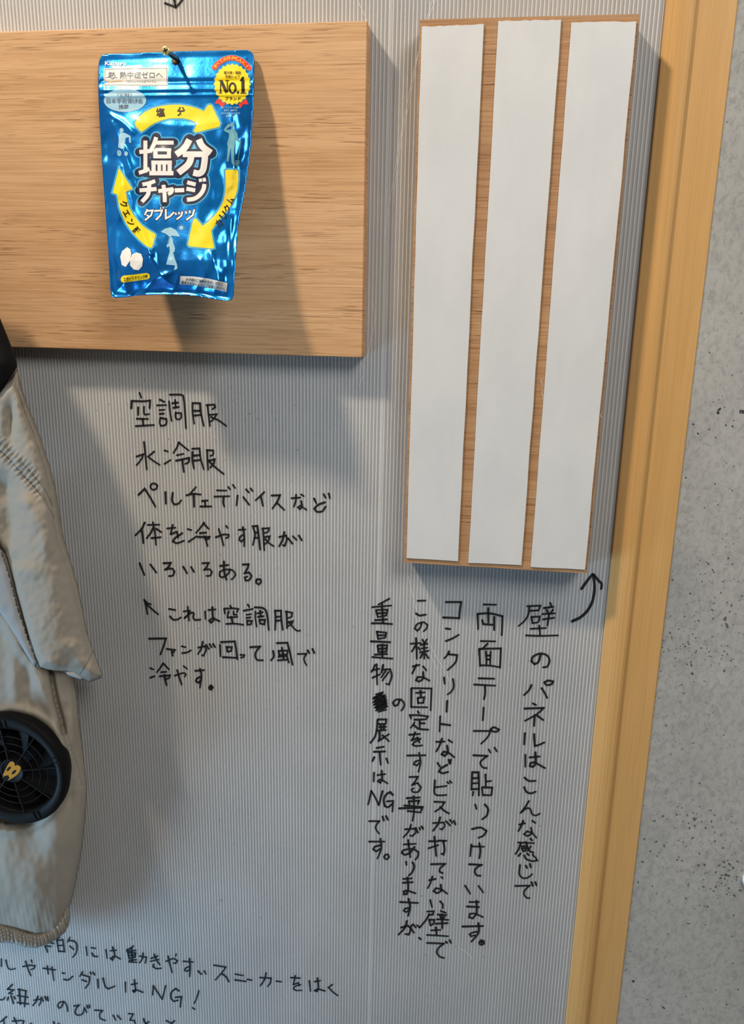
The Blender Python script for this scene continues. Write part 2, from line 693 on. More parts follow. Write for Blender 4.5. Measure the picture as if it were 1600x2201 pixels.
# hollow plastic sheet: front skin, ribs, rear skin
vs, fs, mi = [], [], []
def quad(a, b, c, d, m):
    k = len(vs)
    vs.extend([a, b, c, d])
    fs.append((k, k + 1, k + 2, k + 3))
    mi.append(m)
PITCH, DEEP = .00354, .0023
xr = XE + .01
quad((XS0, 0, ZBOT), (xr, 0, ZBOT), (xr, 0, ZTOP), (XS0, 0, ZTOP), 0)
quad((XS0, DEEP, ZBOT), (xr, DEEP, ZBOT), (xr, DEEP, ZTOP), (XS0, DEEP, ZTOP), 2)
x = XS0
JOINT = P(830, 500, 0).x
k = 0
while x < xr:
    t = .00031
    quad((x - t, .00002, ZBOT), (x - t, DEEP, ZBOT), (x - t, DEEP, ZTOP), (x - t, .00002, ZTOP), 1)
    quad((x + t, .00002, ZBOT), (x + t, .00002, ZTOP), (x + t, DEEP, ZTOP), (x + t, DEEP, ZBOT), 1)
    quad((x - t, .00002, ZBOT), (x - t, .00002, ZTOP), (x + t, .00002, ZTOP), (x + t, .00002, ZBOT), 1)
    k += 1
    x = XS0 + k * PITCH
    if abs(x - JOINT) < PITCH * .5:
        for e in (.0011, .0022):
            quad((x + e - t, .00002, ZBOT), (x + e - t, .00002, ZTOP), (x + e + t, .00002, ZTOP), (x + e + t, .00002, ZBOT), 1)
wall = mesh_obj('wall_back', vs, fs, [M['skin'], M['rib'], M['rear_skin']], midx=mi)
tag(wall, kind='structure')

# pine trim: one moulding profile along the sheet's edge, following the line of the edge
prof = [(0, -.002), (0, .0034), (.0006, .0042), (.0105, .0078), (.0108, .0077), (.0114, .0077), (.0117, .0080), (.0160, .0086),
        (.0205, .0086), (.0228, .0080), (.0240, .0064), (.0252, .0060), (.0560, .0060), (.0566, .0056), (.0566, -.002)]
vs, fs = [], []
for z in (ZBOT, ZTOP):
    for a, d in prof:
        vs.append((edge_x(z) + a * (1 if z < 1 else 1), -d, z))
k = len(prof)
for i in range(k - 1):
    fs.append((i, i + 1, k + i + 1, k + i))
fs.append(tuple(range(k)))
fs.append(tuple(range(2 * k - 1, k - 1, -1)))
trim = mesh_obj('trim_1', vs, fs, M['trim'])
tag(trim, kind='structure')
bm = bmesh.new(); bm.from_mesh(trim.data); bmesh.ops.recalc_face_normals(bm, faces=bm.faces); bm.to_mesh(trim.data); bm.free()

# wall with the printed concrete
DC = .0052
xa, xb = edge_x(ZBOT) + .03, edge_x(ZTOP) + .03
vs = [(xa, -DC, ZBOT), (1.5, -DC, ZBOT), (1.5, -DC, ZTOP), (xb, -DC, ZTOP), (xa, .02, ZBOT), (1.5, .02, ZBOT), (1.5, .02, ZTOP), (xb, .02, ZTOP)]
wr = mesh_obj('wall_right', vs, [(0, 1, 2, 3), (5, 4, 7, 6), (4, 0, 3, 7), (1, 5, 6, 2), (3, 2, 6, 7), (4, 5, 1, 0)], M['concrete'])
tag(wr, kind='structure')
fl = box_mesh('floor', -1.6, 1.7, -2.6, .05, -.05, 0, M['floor'])
tag(fl, kind='structure')


def on_concrete(x, y, l):
    return P(x, y, DC + .0002 + l)


pit = Flat()
def blob(x, y, rx, ry, rot=0.0, m=0, n=9):
    vv = [(x, y)]
    ca, sa = math.cos(rot), math.sin(rot)
    for k in range(n):
        a = 2 * math.pi * k / n
        j = random.uniform(.7, 1.25)
        u, w = rx * j * math.cos(a), ry * j * math.sin(a)
        vv.append((x + u * ca - w * sa, y + u * sa + w * ca))
    pit.add(vv, [(0, 1 + k, 1 + (k + 1) % n) for k in range(n)], m)
for x, y, r in [(1544, 887, 4), (1491, 912, 2.3), (1467, 929, 2), (1501, 932, 2.5), (1525, 923, 1.7), (1539, 940, 1.7), (1561, 914, 2), (1575, 916, 2.2),
                (1578, 904, 1.4), (1558, 875, 1.3), (1546, 859, 1.2), (1534, 864, 1.1), (1475, 1027, 2.1), (1538, 1040, 1.8), (1575, 1054, 1.5), (1578, 1002, 1.3),
                (1562, 996, 1.2), (1452, 1080, 1.6), (1515, 1091, 1.2), (1544, 1085, 1.4), (1526, 758, 1.5), (1574, 806, 1.3), (1507, 782, 1.1), (1594, 673, 1.2),
                (1572, 93, 2), (1560, 118, 1), (1565, 172, 1.2), (1563, 262, 1.3), (1477, 893, 1.3), (1473, 854, 1.1), (1598, 885, 4), (1566, 1200, 2.2), (1523, 1212, 1.8),
                (1510, 1250, 1.6), (1484, 1276, 2), (1446, 1246, 1.8), (1535, 1230, 2), (1505, 1205, 1.3), (1432, 1274, 1.3), (1550, 1274, 1.5), (1588, 1250, 1.3),
                (1345, 2086, 1.3), (1362, 2109, 3.4), (1393, 2149, 1.6), (1576, 2071, 1.4), (1403, 1905, 1.3), (1372, 1896, 1.8), (1504, 1835, 1.6), (1548, 1860, 1.4),
                (1469, 1765, 1.5), (1587, 2127, 1.8), (1563, 2159, 1.6), (1475, 2142, 1.2)]:
    blob(x, y, r * .9, r, random.uniform(-.6, .6))
blob(1547, 880, 2.2, 5, .7); blob(1577, 20, 7, 4, .3, 1); blob(1581, 24, 4, 6, .2, 1)
blob(1592, 884, 2, 5, .1); blob(1427, 2166, 1.4, 5, -.9); blob(1480, 1985, 5, 1, .1, 1)
blob(1559, 1330, 3, 6, .3, 1); blob(1563, 1344, 2.5, 8, -.3, 1)
def fleck_field(n, x0, x1, y0, y1, cxy=None, sd=None, m=1, r=(.5, 1.5)):
    for _ in range(n):
        if cxy:
            x, y = random.gauss(cxy[0], sd[0]), random.gauss(cxy[1], sd[1])
        else:
            x, y = random.uniform(x0, x1), random.uniform(y0, y1)
        ex = 1574 - .1165 * y + 4
        if x < ex or x > 1660:
            continue
        s = random.uniform(*r)
        blob(x, y, s, s * random.uniform(.6, 1.9), random.uniform(-1.5, 1.5), m, 6)
fleck_field(70, 0, 0, 0, 0, (1480, 1390), (60, 35), 1, (.6, 2.2))
fleck_field(60, 0, 0, 0, 0, (1560, 1300), (50, 60), 1, (.6, 1.8))
fleck_field(90, 0, 0, 0, 0, (1560, 1880), (45, 35), 1, (.7, 2.4))
fleck_field(60, 0, 0, 0, 0, (1480, 1780), (60, 45), 1, (.7, 2.2))
fleck_field(40, 0, 0, 0, 0, (1420, 1440), (40, 60), 1, (.6, 1.7))
fleck_field(220, 1330, 1640, 1150, 2201, m=1, r=(.4, 1.2))
fleck_field(40, 1400, 1640, 0, 1150, m=1, r=(.3, .9))
fleck_field(40, 1330, 1640, 1100, 2201, m=0, r=(.5, 1.1))
pit.build('printed_pits', on_concrete, [M['pit'], M['chip']], wr)

# ================================================================ handwriting on the plastic sheet
INK_LIFT = .0003


def on_sheet(x, y, l):
    return P(x, y, INK_LIFT + l)


def write(data, x0, y0, s, w, fl, seed=1):
    """Pen strokes: 'x,y x,y|x,y ...' in a local frame (origin x0, y0 and scale s, photo pixels)."""
    rnd = random.Random(seed)
    for st in data.replace('\n', '|').split('|'):
        pts = [tuple(float(c) for c in p.split(',')) for p in st.split()]
        if not pts:
            continue
        pts = [(x0 + a * s, y0 + b * s) for a, b in pts]
        line = smooth_line(pts, 2.2, sharp=62)
        ww = w * rnd.uniform(.9, 1.1)
        fl.ribbon(line, ww, taper=lambda t: 1.06 - .16 * t)


COOL = '''
102,48 115,85|42,162 45,108 130,110 180,105 176,160|92,155 92,210|135,150 135,195 142,208 172,204|82,238 165,240|125,240 130,290|75,292 140,288 208,284
250,98 285,115|230,140 297,138|247,175 285,172|250,203 280,200|255,230 250,265 258,290|255,232 298,240 300,262 290,284 258,290|318,110 325,180 337,255|325,62 410,64 426,95 435,200 442,308|342,125 385,120|362,100 368,155|350,158 390,152|368,192 365,218 372,240|368,195 405,197 408,225 395,242 372,240
490,125 492,200 502,275|490,123 545,125 552,200 572,290|500,180 545,180|500,215 550,210|600,140 605,190 618,292|592,138 650,135 655,155 635,168|610,210 668,205 645,240 622,258|625,225 680,250 738,292
135,408 145,500 155,608|80,515 130,498 115,535 80,578|210,478 165,515 195,540 250,576
285,470 310,478|285,568 330,540|390,410 375,450 350,488|390,412 430,445 462,470|375,505 425,495|370,545 465,525 462,555 438,568|415,535 420,580 427,628
490,480 490,540 500,602|488,458 540,455 550,530 572,608|498,508 540,505|500,545 545,540|598,470 600,540 605,612|593,468 642,470 640,500 620,510|608,545 652,535 645,568 620,595|612,550 665,600 718,642
95,795 140,750 175,805 218,880|182,735 190,716 212,712 232,726 226,748 202,758 184,745 182,735
292,775 295,860|345,780 340,835 355,865 385,860 408,835
475,785 515,738|445,798 500,788 550,793|498,790 500,830 502,882|560,840 600,836|580,840 585,880|548,880 628,880
668,762 738,764|650,808 760,805|718,810 715,850 722,880|752,738 765,755|785,722 802,745
820,800 812,872|862,812 905,868|882,755 902,778|915,748 930,768
1015,775 985,805 952,835|990,805 998,840 1005,876
1070,800 1130,798 1110,845 1075,895|1105,850 1135,880 1162,905
1215,820 1280,815|1248,795 1245,840 1232,882|1285,792 1305,805|1285,840 1292,880 1275,900 1262,886 1280,874 1325,905
1380,822 1395,855|1460,850 1410,868 1382,895 1400,918 1440,915 1465,880|1450,790 1465,818|1487,785 1495,820
'''
COOL2 = '''
140,45 118,90 72,138|118,95 125,140 130,195|162,62 248,60|200,42 215,120 222,208|200,85 185,120 165,145 155,160|225,90 262,115|190,158 258,152
305,88 365,82|345,62 338,95 330,128|330,130 375,112 385,155|415,122 360,160 346,182 375,195 428,178
455,92 482,100|462,185 520,145|575,45 550,80 515,120|570,50 608,90|545,122 590,118|530,150 615,150 608,162 590,168|578,145 590,180 600,216
660,152 720,132 755,135 752,150 735,158|682,92 700,150 718,212|735,68 748,85
828,98 878,95|858,78 868,140 868,218|860,135 838,150 833,172 848,184 868,162
935,85 948,130 932,208|930,72 965,70 975,150 985,242|945,118 970,118|942,158 975,155|1005,85 1010,165 1015,248|1000,90 1050,85 1045,110 1015,122|1020,150 1055,145 1045,178 1018,205|1022,165 1050,195 1085,218
1125,150 1175,140 1180,170 1165,215 1150,210|1162,115 1150,170 1125,218|1190,160 1222,200|1225,145 1252,172|1268,140 1290,175
103,342 118,380 138,428|182,352 225,410
278,342 330,340 312,372 290,388 340,382 358,405 345,432 318,436
422,368 450,415|480,370 500,405
562,342 608,340 592,372 575,390 615,387 632,405 620,432 592,435
692,362 752,355|720,330 722,400 738,462|765,385 750,420 710,445 688,435 690,405 730,388 785,395 805,425 790,450 775,460
858,352 900,350 893,378 872,415 905,410 922,435 905,465 878,468 872,447 890,440
955,475 962,460 985,460 992,478 977,497 958,488 955,475
'''
COOL3 = '''
140,70 150,110 160,170|135,65 160,90 185,98|150,95 195,135 240,172
318,132 365,140|325,185 345,208 375,210 405,195
455,115 460,170 465,218|425,150 470,145 450,180 430,200|432,198 480,160 500,165 495,195 510,212 548,210
582,150 585,205|605,140 660,135|635,118 638,180 645,212 625,232 612,217 640,202 688,222
765,108 775,122|722,130 728,165|725,130 790,128 825,132 815,155|755,150 745,185|790,150 790,172 815,175|745,195 818,190|775,190 785,240|738,242 800,240 862,248
895,100 905,118|865,145 932,132|885,175 920,170|885,198 915,194|890,217 892,250|890,218 925,220 918,245 892,248|950,150 950,200 960,262|946,120 1010,128 1035,170 1048,285|965,165 1005,155|985,145 990,190|970,190 1010,185|980,210 985,240|980,212 1020,212 1015,245 990,240
1095,150 1098,200 1095,285|1092,145 1138,145 1140,200 1150,285|1100,190 1138,188|1100,220 1138,215|1178,155 1180,200 1182,272|1172,150 1220,160 1215,190 1185,200|1188,235 1225,220 1215,240 1190,258|1195,225 1230,270 1256,292 1278,290
172,350 295,348 280,400 255,465
302,425 362,432 350,450|338,440 345,475
412,405 440,412|415,455 450,450 478,435
532,415 580,405 590,430 570,475 560,470|565,372 555,420 530,462|590,395 610,425|614,390 630,412|640,388 655,412
692,395 695,478|698,375 800,370 810,430 818,500|712,485 815,490|740,410 745,445|738,410 778,412 772,440 748,445
840,468 870,470 862,485 845,488
912,412 985,408 955,445 950,480 965,505 1005,508
1080,440 1085,480 1065,508|1108,382 1185,380 1200,440 1222,540|1118,440 1185,436|1145,415 1158,500|1122,445 1125,468 1182,465 1185,440|1120,482 1180,475|1115,508 1190,503|1182,482 1195,525
1260,462 1325,460 1308,488 1310,515 1325,545|1332,435 1345,455|1368,425 1382,455
180,565 205,575|182,635 212,625|275,530 255,562 230,595|278,532 318,575|262,595 298,592|250,625 325,618 320,635 300,645|285,615 290,650 300,690
360,620 425,600 442,612 432,628|378,580 395,640 410,685|425,550 450,570
510,585 575,580|545,570 555,620 545,708|548,628 522,642 516,662 535,672 552,650
612,705 625,692 638,705 628,722 614,716 612,705|622,708 630,706
'''
ARROW = '1335,312 1390,285 1435,240 1465,180 1478,100 1470,20|1395,105 1430,55 1465,12|1470,15 1505,55 1522,75 1520,105'
PANEL4 = '''
1048,216 1132,213 1122,242|1062,222 1055,270 1030,310 993,342|1068,245 1120,243|1075,284 1082,325|1075,285 1128,282 1120,315 1082,325|1195,195 1202,215|1155,228 1215,220|1172,240 1182,258|1212,238 1200,258|1145,266 1225,262|1150,300 1222,290|1188,265 1175,340|1070,360 1168,355|1125,340 1130,400|1040,402 1130,405 1245,402
1135,520 1120,570 1095,585 1076,568 1085,538 1130,518 1175,530 1190,565 1175,600 1150,605
1075,718 1060,750 1028,782|1140,738 1160,770 1175,800|1157,702 1180,690 1212,695 1205,712 1172,718 1157,702
770,205 850,207|732,265 735,362|732,265 810,262 890,280 885,400|800,228 800,320|762,305 768,330 835,335|838,285 838,368
752,438 845,440|795,455 768,482 745,492|742,492 748,598|742,488 880,485 875,608|748,592 815,595 875,605|785,505 788,585|815,505 812,585|790,530 812,530|790,555 812,555
738,675 838,678|710,715 845,722|778,720 780,770 772,808
530,190 628,190 620,240 615,295|512,288 615,292
530,358 558,362|530,438 570,422 612,398
550,503 540,525 520,548|548,522 602,528 590,575 542,622
518,670 522,710|575,680 580,730 562,762 540,778
350,182 400,180|340,262 360,275 402,270
375,325 365,355 348,372 332,358 345,332 385,318 412,335 405,360 388,375
305,455 370,450|340,420 345,550|338,465 312,505|355,480 365,495|380,430 390,445|408,428 398,445|370,462 412,455|375,485 412,480|365,510 420,500|392,450 392,550|380,520 368,545|400,520 420,548
318,600 362,590|342,588 332,610 315,645|385,600 405,625|385,635 385,675 360,695 340,687 350,667 385,670 425,690
310,740 308,860|310,738 438,740 432,880|308,858 412,860|340,768 395,765|368,755 370,790|350,800 352,835|350,800 392,796 385,832 352,832
170,168 130,190 100,205|60,222 182,212|85,242 95,285|88,240 158,238 150,275 95,285|92,262 152,258|122,195 130,325|80,305 155,300|58,325 120,325 187,330
90,378 98,425|90,378 150,385 145,415 98,425|98,402 145,400|52,440 175,445|95,467 100,510|95,465 155,465 150,505 100,508|98,488 150,485|125,460 125,545|78,525 155,520|60,540 120,545 190,550
78,590 65,620 55,635|58,625 105,615|88,585 92,715|62,672 110,650|130,590 120,640|125,620 175,618 185,660 168,715 150,710|145,630 118,670|165,635 125,690
85,778 128,765 68,805 140,782 68,828 145,795 72,845 150,815 78,862 152,838 85,880 155,855 100,888 150,875|70,800 120,775 75,822 135,790 78,840 142,808 85,855 148,828 90,868 150,848
235,815 222,845 202,850 192,832 210,812 245,812 265,840 255,870 245,880
'''
PANEL5 = '''
1330,80 1355,92|1265,120 1415,115 1360,165 1270,215|1345,170 1340,255|1365,175 1412,210
1268,312 1262,400|1340,320 1345,412 1375,405 1420,385
1272,480 1272,575|1305,502 1385,494|1350,462 1352,545 1332,575 1307,570 1312,547 1345,542 1425,585
1265,660 1300,685 1352,685|1262,735 1280,770 1315,782 1352,770
1300,842 1270,890 1235,935 1280,900 1310,905 1325,945 1355,955 1385,940
945,112 938,212
868,295 1000,295 975,345 925,395|1000,282 1025,266 1065,284 1050,300 1018,298 1000,282
865,485 975,490 930,525 920,550 940,580 970,585|985,440 1000,465|1030,425 1050,455
855,630 850,755|855,618 905,618 908,700 908,798|858,665 905,662|858,705 905,702|852,750 905,748|865,770 860,800|960,635 962,728|965,690 1005,686|932,738 940,800|935,735 1012,738 1005,795|940,795 1000,798
880,870 890,905|955,870 980,905 970,955 935,985
660,60 655,145
605,180 600,300|610,240 685,250
575,380 640,378|620,355 600,410 575,455|670,365 700,385|660,410 665,462 640,490 617,477 632,457 670,465 715,500
585,545 605,575|660,560 612,588 597,613 625,625 668,615|672,520 680,550|690,518 684,552
565,680 560,770 575,795 620,798 655,795|570,735 655,725|660,695 675,705|680,685 695,700
560,848 640,852 610,895 565,925|605,890 640,920 675,940
550,1015 632,1010 640,1035 622,1065 605,1060|605,970 590,1020 550,1075|650,1000 685,1035|682,990 700,1015|712,998 725,1025
430,142 440,155|368,170 378,198|370,172 440,172 510,182 492,205|405,207 480,205|445,205 445,275|445,235 485,235|405,228 388,255 375,270|400,250 440,278 512,285
365,325 445,318|410,305 395,345 382,368|382,368 430,348 442,385|452,355 405,382 390,402 415,412 465,408
348,487 490,485|440,465 452,540 435,615|442,525 408,536 400,556 423,565 442,545
365,655 430,653 410,690 385,718 430,702 455,735 435,770 395,772 380,754 398,742
345,820 445,815|360,845 365,870|360,845 440,840 432,865|285,900 460,895|325,878 468,890 458,918|350,920 455,932|398,805 400,920 390,998
118,205 185,205 180,240|115,208 110,280 95,340 60,388|122,240 180,240|132,265 182,262|140,250 145,290|165,250 165,288|118,292 182,288|130,300 133,340 125,372 160,350|205,320 165,345|155,328 205,375
108,428 165,418|88,458 175,455|132,460 135,500 140,560|90,500 76,530|185,510 198,545
88,620 85,690|115,640 175,632|148,605 152,672 137,700 119,687 140,674 195,705
65,765 55,820 42,870|65,762 95,810 125,875|155,765 140,820 125,875
235,795 215,773 185,790 165,830 172,882 200,890 235,860|190,845 238,842 232,925
50,1000 130,1000 106,1030 102,1060 128,1098|155,965 165,995|182,960 198,990
'''
PANEL6 = '''
1225,45 1268,35|1255,15 1240,55 1218,95|1325,15 1350,32|1315,70 1325,110 1292,134 1262,120 1285,97 1325,112 1358,148
1215,185 1340,190|1235,190 1220,235 1195,275|1240,215 1280,212|1245,232 1255,255|1248,230 1278,228 1273,250 1255,252|1275,180 1300,245 1335,265|1315,215 1290,250|1310,155 1325,168|1218,290 1235,270|1262,285 1280,315 1330,330 1365,325 1350,300|1285,270 1300,285|1330,280 1340,295
1230,360 1225,430 1250,462 1290,460 1325,432|1275,365 1285,385|1308,352 1315,380
1192,525 1305,522 1268,558 1262,590 1280,615 1305,620|1320,495 1330,525|1350,495 1358,520
855,80 920,68 968,95 945,130 905,148
850,200 845,250 840,292|850,215 950,218|912,190 920,250 912,308
832,355 930,360 890,382 876,412 890,440 922,445
800,522 840,585|905,525 942,575
835,650 910,650|815,685 910,690|890,640 890,735 860,778 832,770 837,742 880,742 940,768
780,842 940,838|905,815 905,890 850,960|900,882 862,888 836,902 847,918 880,910
912,967 925,950 945,955 948,975 930,985 914,978 912,967|928,968 934,966
520,175 590,175|560,140 575,290|515,230 590,205|595,170 655,172|630,175 640,240 632,280 615,272
535,355 645,352 606,386 600,412 625,425
520,480 570,470|545,450 530,500 508,542|615,455 625,465|610,515 615,562 582,580 554,565 572,542 615,552 660,585
528,635 535,665 542,690|605,645 625,668 625,698
505,725 555,722 548,748|515,750 550,748|520,745 495,790 445,850 425,832|520,788 530,835|520,788 560,790 552,820 532,832|610,720 650,735|585,748 655,752|605,760 615,780|642,758 632,780|580,785 670,790|570,820 665,815|620,745 622,855|535,872 610,868|572,848 578,910|502,908 580,912 668,918
502,970 635,975 592,1010 580,1045 600,1075 635,1088|650,960 660,970|680,948 690,970
330,82 408,76 415,105 388,135 370,130|378,45 360,95 318,145|415,70 432,108|442,70 450,85|460,60 472,78
320,200 415,195|355,165 362,230 372,300|405,220 370,265 330,280 306,266 320,245 390,235 435,260 430,295 412,318
338,335 342,360|390,340 402,370 388,415 362,442
318,470 385,465|315,500 390,495|350,458 355,540 345,588 322,590 322,567 350,562 412,582
292,650 432,658|358,625 370,690 355,758|362,697 332,702 321,718 340,728 365,712
300,850 352,835 375,860 360,905 335,900|345,798 330,850 280,905|385,830 372,850 400,890|395,825 415,850|440,930 455,942
50,178 170,178|138,155 145,230 115,310|138,207 97,217 82,238 105,255 135,235
167,297 178,280 198,280 206,298 190,316 171,310 167,297
'''
LOW7 = '''
385,218 400,240 408,268|395,214 440,218|432,185 460,192
510,140 485,158|488,160 505,262|495,165 540,160 555,265|500,210 545,208|505,258 552,262|600,140 580,180|590,165 640,175 662,210 655,270 625,310|600,215 635,245
740,220 750,295|785,228 820,235|790,275 805,300 840,305
910,245 920,320|950,255 1000,250|968,222 985,290 967,334 950,320 985,302 1035,325
1145,215 1118,235 1090,245|1090,258 1168,252|1100,272 1110,320|1100,270 1165,275 1160,310 1112,318|1105,295 1162,292|1132,232 1140,350|1112,336 1172,332|1108,350 1178,355|1200,300 1258,310 1250,360|1230,275 1225,320 1200,358
1300,320 1355,300|1295,345 1365,330|1325,285 1350,340 1375,375|1320,372 1318,393 1345,408 1385,405
1428,345 1490,322 1525,340 1512,362 1492,360|1445,300 1460,370 1480,440|1515,282 1512,300
10,325 12,390|50,335 65,395 90,415 130,408
198,390 260,380 300,385 290,408 268,415|220,345 240,410 265,470|268,335 275,355
372,405 475,420|405,385 415,455|445,395 462,510
535,445 555,450|548,500 585,505 625,475
710,435 685,475|705,460 770,480 765,530 735,575|705,505 745,520|775,440 785,455|800,440 815,462
840,500 845,575|885,490 905,560 930,582 985,560
1078,525 1080,610|1130,545 1180,535|1155,505 1165,592 1152,610 1142,598 1175,592 1228,612
1318,555 1312,635|1318,555 1395,672|1425,555 1395,672
1540,600 1510,580 1475,610 1470,660 1495,690 1530,680|1510,655 1560,650 1550,738
0,675 25,675 42,655
105,545 65,585 100,590|120,590 75,620 105,625|95,640 115,708|70,655 65,680|120,650 130,668|155,585 225,600|165,590 175,715|222,598 210,735|150,640 240,655|150,700 245,712
290,680 345,670 350,695 335,725|325,645 310,690 282,725|355,655 370,688|385,650 398,678|407,652 414,685
545,690 530,735 507,748 496,725 515,697 550,695 575,730 582,775
635,730 680,722 655,750 645,785 665,808 705,800 720,770 725,745 745,785|748,725 755,748|768,722 772,745
815,765 880,770 857,800 862,835 905,855
972,810 995,850|1010,812 1040,845
1105,795 1145,800 1125,835 1118,850 1155,855 1165,890 1140,905
1235,840 1245,870 1262,885|1280,865 1250,885 1245,905 1275,915
1430,855 1470,875 1500,860|1455,905 1500,855
55,822 5,865|30,845 40,910
105,860 180,855 205,860 195,884|120,830 150,900
262,880 290,900|460,865 470,900|500,880 520,900
'''
LOW8 = '''
95,345 180,352|150,322 155,400 150,475|150,390 118,402 107,423 130,432 152,410
225,428 240,448 255,455|275,428 292,455
358,378 462,395 430,440 372,505|425,450 465,480 488,520
542,455 612,468|540,505 635,518|648,500 685,508
755,485 850,490 845,530 822,560|808,445 795,500 760,555|895,515 940,522
1022,485 1100,490|1060,468 1050,515 1042,545|1042,545 1085,530 1095,555|1105,545 1058,560 1043,580 1065,595 1115,595
1180,512 1190,602|1225,520 1275,512|1250,490 1258,572 1246,604 1227,597 1255,585 1315,600
1378,545 1345,570 1385,610 1425,640
230,598 215,650 190,708|175,745 195,758
'''
TOPARROW = '375,0 377,12|392,0 380,14 377,16|355,7 366,11 377,15'

fl_ = Flat()
write(COOL, 270, 830, .29375, 4.2, fl_, 1)
write(COOL2, 270, 1110, .29375, 4.2, fl_, 2)
write(COOL3, 270, 1270, .29375, 4.1, fl_, 3)
tag(fl_.build('handwriting', on_sheet, M['ink'], wall), 'black handwritten note in horizontal lines below the oak board')
fl_ = Flat()
write(PANEL4, 780, 1230, .3375, 4.2, fl_, 4)
write(PANEL5, 780, 1490, .275, 4.2, fl_, 5)
write(PANEL6, 780, 1760, .275, 4.1, fl_, 6)
tag(fl_.build('handwriting', on_sheet, M['ink'], wall), 'black handwritten note in vertical columns below the taped panel')
fl_ = Flat()
write(LOW7, 0, 1980, .25, 3.5, fl_, 7)
write(LOW8, 370, 1980, .25, 3.5, fl_, 8)
tag(fl_.build('handwriting', on_sheet, M['ink_haze'], wall), 'black handwritten note, tinted with bluish light haze, in slanting lines below the jacket')
fl_ = Flat()
write(ARROW, 780, 1230, .3375, 6.0, fl_, 9)
tag(fl_.build('drawn_arrow', on_sheet, M['ink'], wall), 'thick curved marker arrow pointing up at the taped panel')
fl_ = Flat()
write(TOPARROW, 0, 0, 1, 5.0, fl_, 10)
tag(fl_.build('drawn_arrow', on_sheet, M['ink'], wall), 'tip of a marker arrow above the oak board')

# fine scratches in the plastic
fl_ = Flat()
for pts in ([(936, 0), (915, 60), (893, 140), (868, 260), (850, 360), (832, 470), (826, 520)], [(930, 0), (905, 90), (880, 220), (862, 310), (846, 420)],
            [(768, 0), (785, 35), (792, 60)], [(878, 1238), (884, 1265), (895, 1310), (912, 1360), (932, 1400), (955, 1440), (970, 1470)],
            [(890, 1320), (905, 1350), (918, 1390), (940, 1440)], [(775, 770), (782, 800), (772, 830)], [(982, 2035), (1005, 2048), (1015, 2062)],
            [(800, 640), (806, 690), (797, 730), (790, 770)]):
    fl_.ribbon(smooth_line(pts, 6), .9, cap=False)
fl_.build('scratch', lambda x, y, l: P(x, y, .00012), M['scratch'], wall)
# small smudges and specks
fl_ = Flat()
rs = random.Random(3)
for _ in range(150):
    x, y = rs.uniform(240, 1230), rs.uniform(780, 2150)
    if rs.random() < .5:
        x, y = rs.gauss(520, 200), rs.gauss(880, 60)
    fl_.disc((x, y), rs.uniform(.5, 1.2), rs.uniform(.6, 1.9), n=6)
M['speck'] = mat('grey_smudge', (.16, .165, .17), .7)
fl_.build('smudge', lambda x, y, l: P(x, y, .00015), M['speck'], wall)

# ================================================================ oak board
a, b = P(787.8, 45, .020), P(780, 768.5, .020)
board = box_mesh('wooden_board', -.98, (a.x + b.x) / 2, -.020, -.0001, b.z, a.z, M['board'], bevel=.0007)
tag(board, 'oak-veneer board with horizontal grain, fixed to the plastic sheet behind the blue pouch', 'board')


def slab(name, corners, d0, d1, m, parent=None, edge_m=None):
    f = [P(x, y, d1) for x, y in corners]
    bk = [Vector((p.x, -d0, p.z)) for p in f]
    n = len(f)
    fs = [tuple(range(n)), tuple(range(2 * n - 1, n - 1, -1))] + [(i, n + i, n + (i + 1) % n, (i + 1) % n) for i in range(n)]
    nrm = (f[1] - f[0]).cross(f[2] - f[0])
    if nrm.y > 0:
        fs = [tuple(reversed(q)) for q in fs]
    mats = [m] if edge_m is None else [m, edge_m]
    mi = None if edge_m is None else [0, 0] + [1] * n
    return mesh_obj(name, f + bk, fs, mats, parent, mi)


def ragged(p, q, amp, n, rnd):
    out = []
    for i in range(n):
        t = i / n
        out.append((p[0] + (q[0] - p[0]) * t, p[1] + (q[1] - p[1]) * t + rnd.uniform(-amp, amp)))
    return out


# ================================================================ sample panel with tape strips
panel = slab('sample_panel', [(903, 42), (1375.5, 30), (1262.7, 1232.7), (868.5, 1209)], .0001, .028, M['ply'])
tag(panel, 'tall plywood panel carrying three white tape strips, right of the oak board', 'panel')
rt = random.Random(5)
for tl, tr, br, bl, lab in (((907, 57.4), (1040.3, 51.5), (984.9, 1206.6), (874.2, 1199.5), 'left white strip of double-sided tape'),
                            ((1071.6, 45.1), (1207.4, 42), (1121.2, 1214.7), (1007.2, 1210), 'middle white strip of double-sided tape'),
                            ((1229, 47.2), (1368.3, 46.1), (1258, 1224.7), (1141.6, 1218.5), 'right white strip of double-sided tape')):
    side_r = [(tr[0] + (br[0] - tr[0]) * t + rt.uniform(-.7, .7), tr[1] + (br[1] - tr[1]) * t) for t in [i / 14 for i in range(14)]]
    side_l = [(bl[0] + (tl[0] - bl[0]) * t + rt.uniform(-.5, .5), bl[1] + (tl[1] - bl[1]) * t) for t in [i / 14 for i in range(14)]]
    pts = ragged(tl, tr, 1.1, 14, rt) + side_r + ragged(br, bl, .5, 6, rt) + side_l
    o = slab('tape_strip', pts, .0280, .0293, M['tape'], panel, M['tape_edge'])
    o['label'] = lab
# loose fibres on the right strip's edge and thumb dents in the liner
for pts in ([(1166, 815), (1162, 820), (1168, 825), (1164, 832)], [(1168, 838), (1165, 846), (1169, 852), (1166, 858)], [(1294, 888), (1291, 893), (1295, 898)]):
    fl_ = Flat()
    fl_.ribbon(smooth_line(pts, 2), .7, cap=False)
    fl_.build('tape_fibre', lambda x, y, l: P(x, y, .0296), M['tape'], panel)

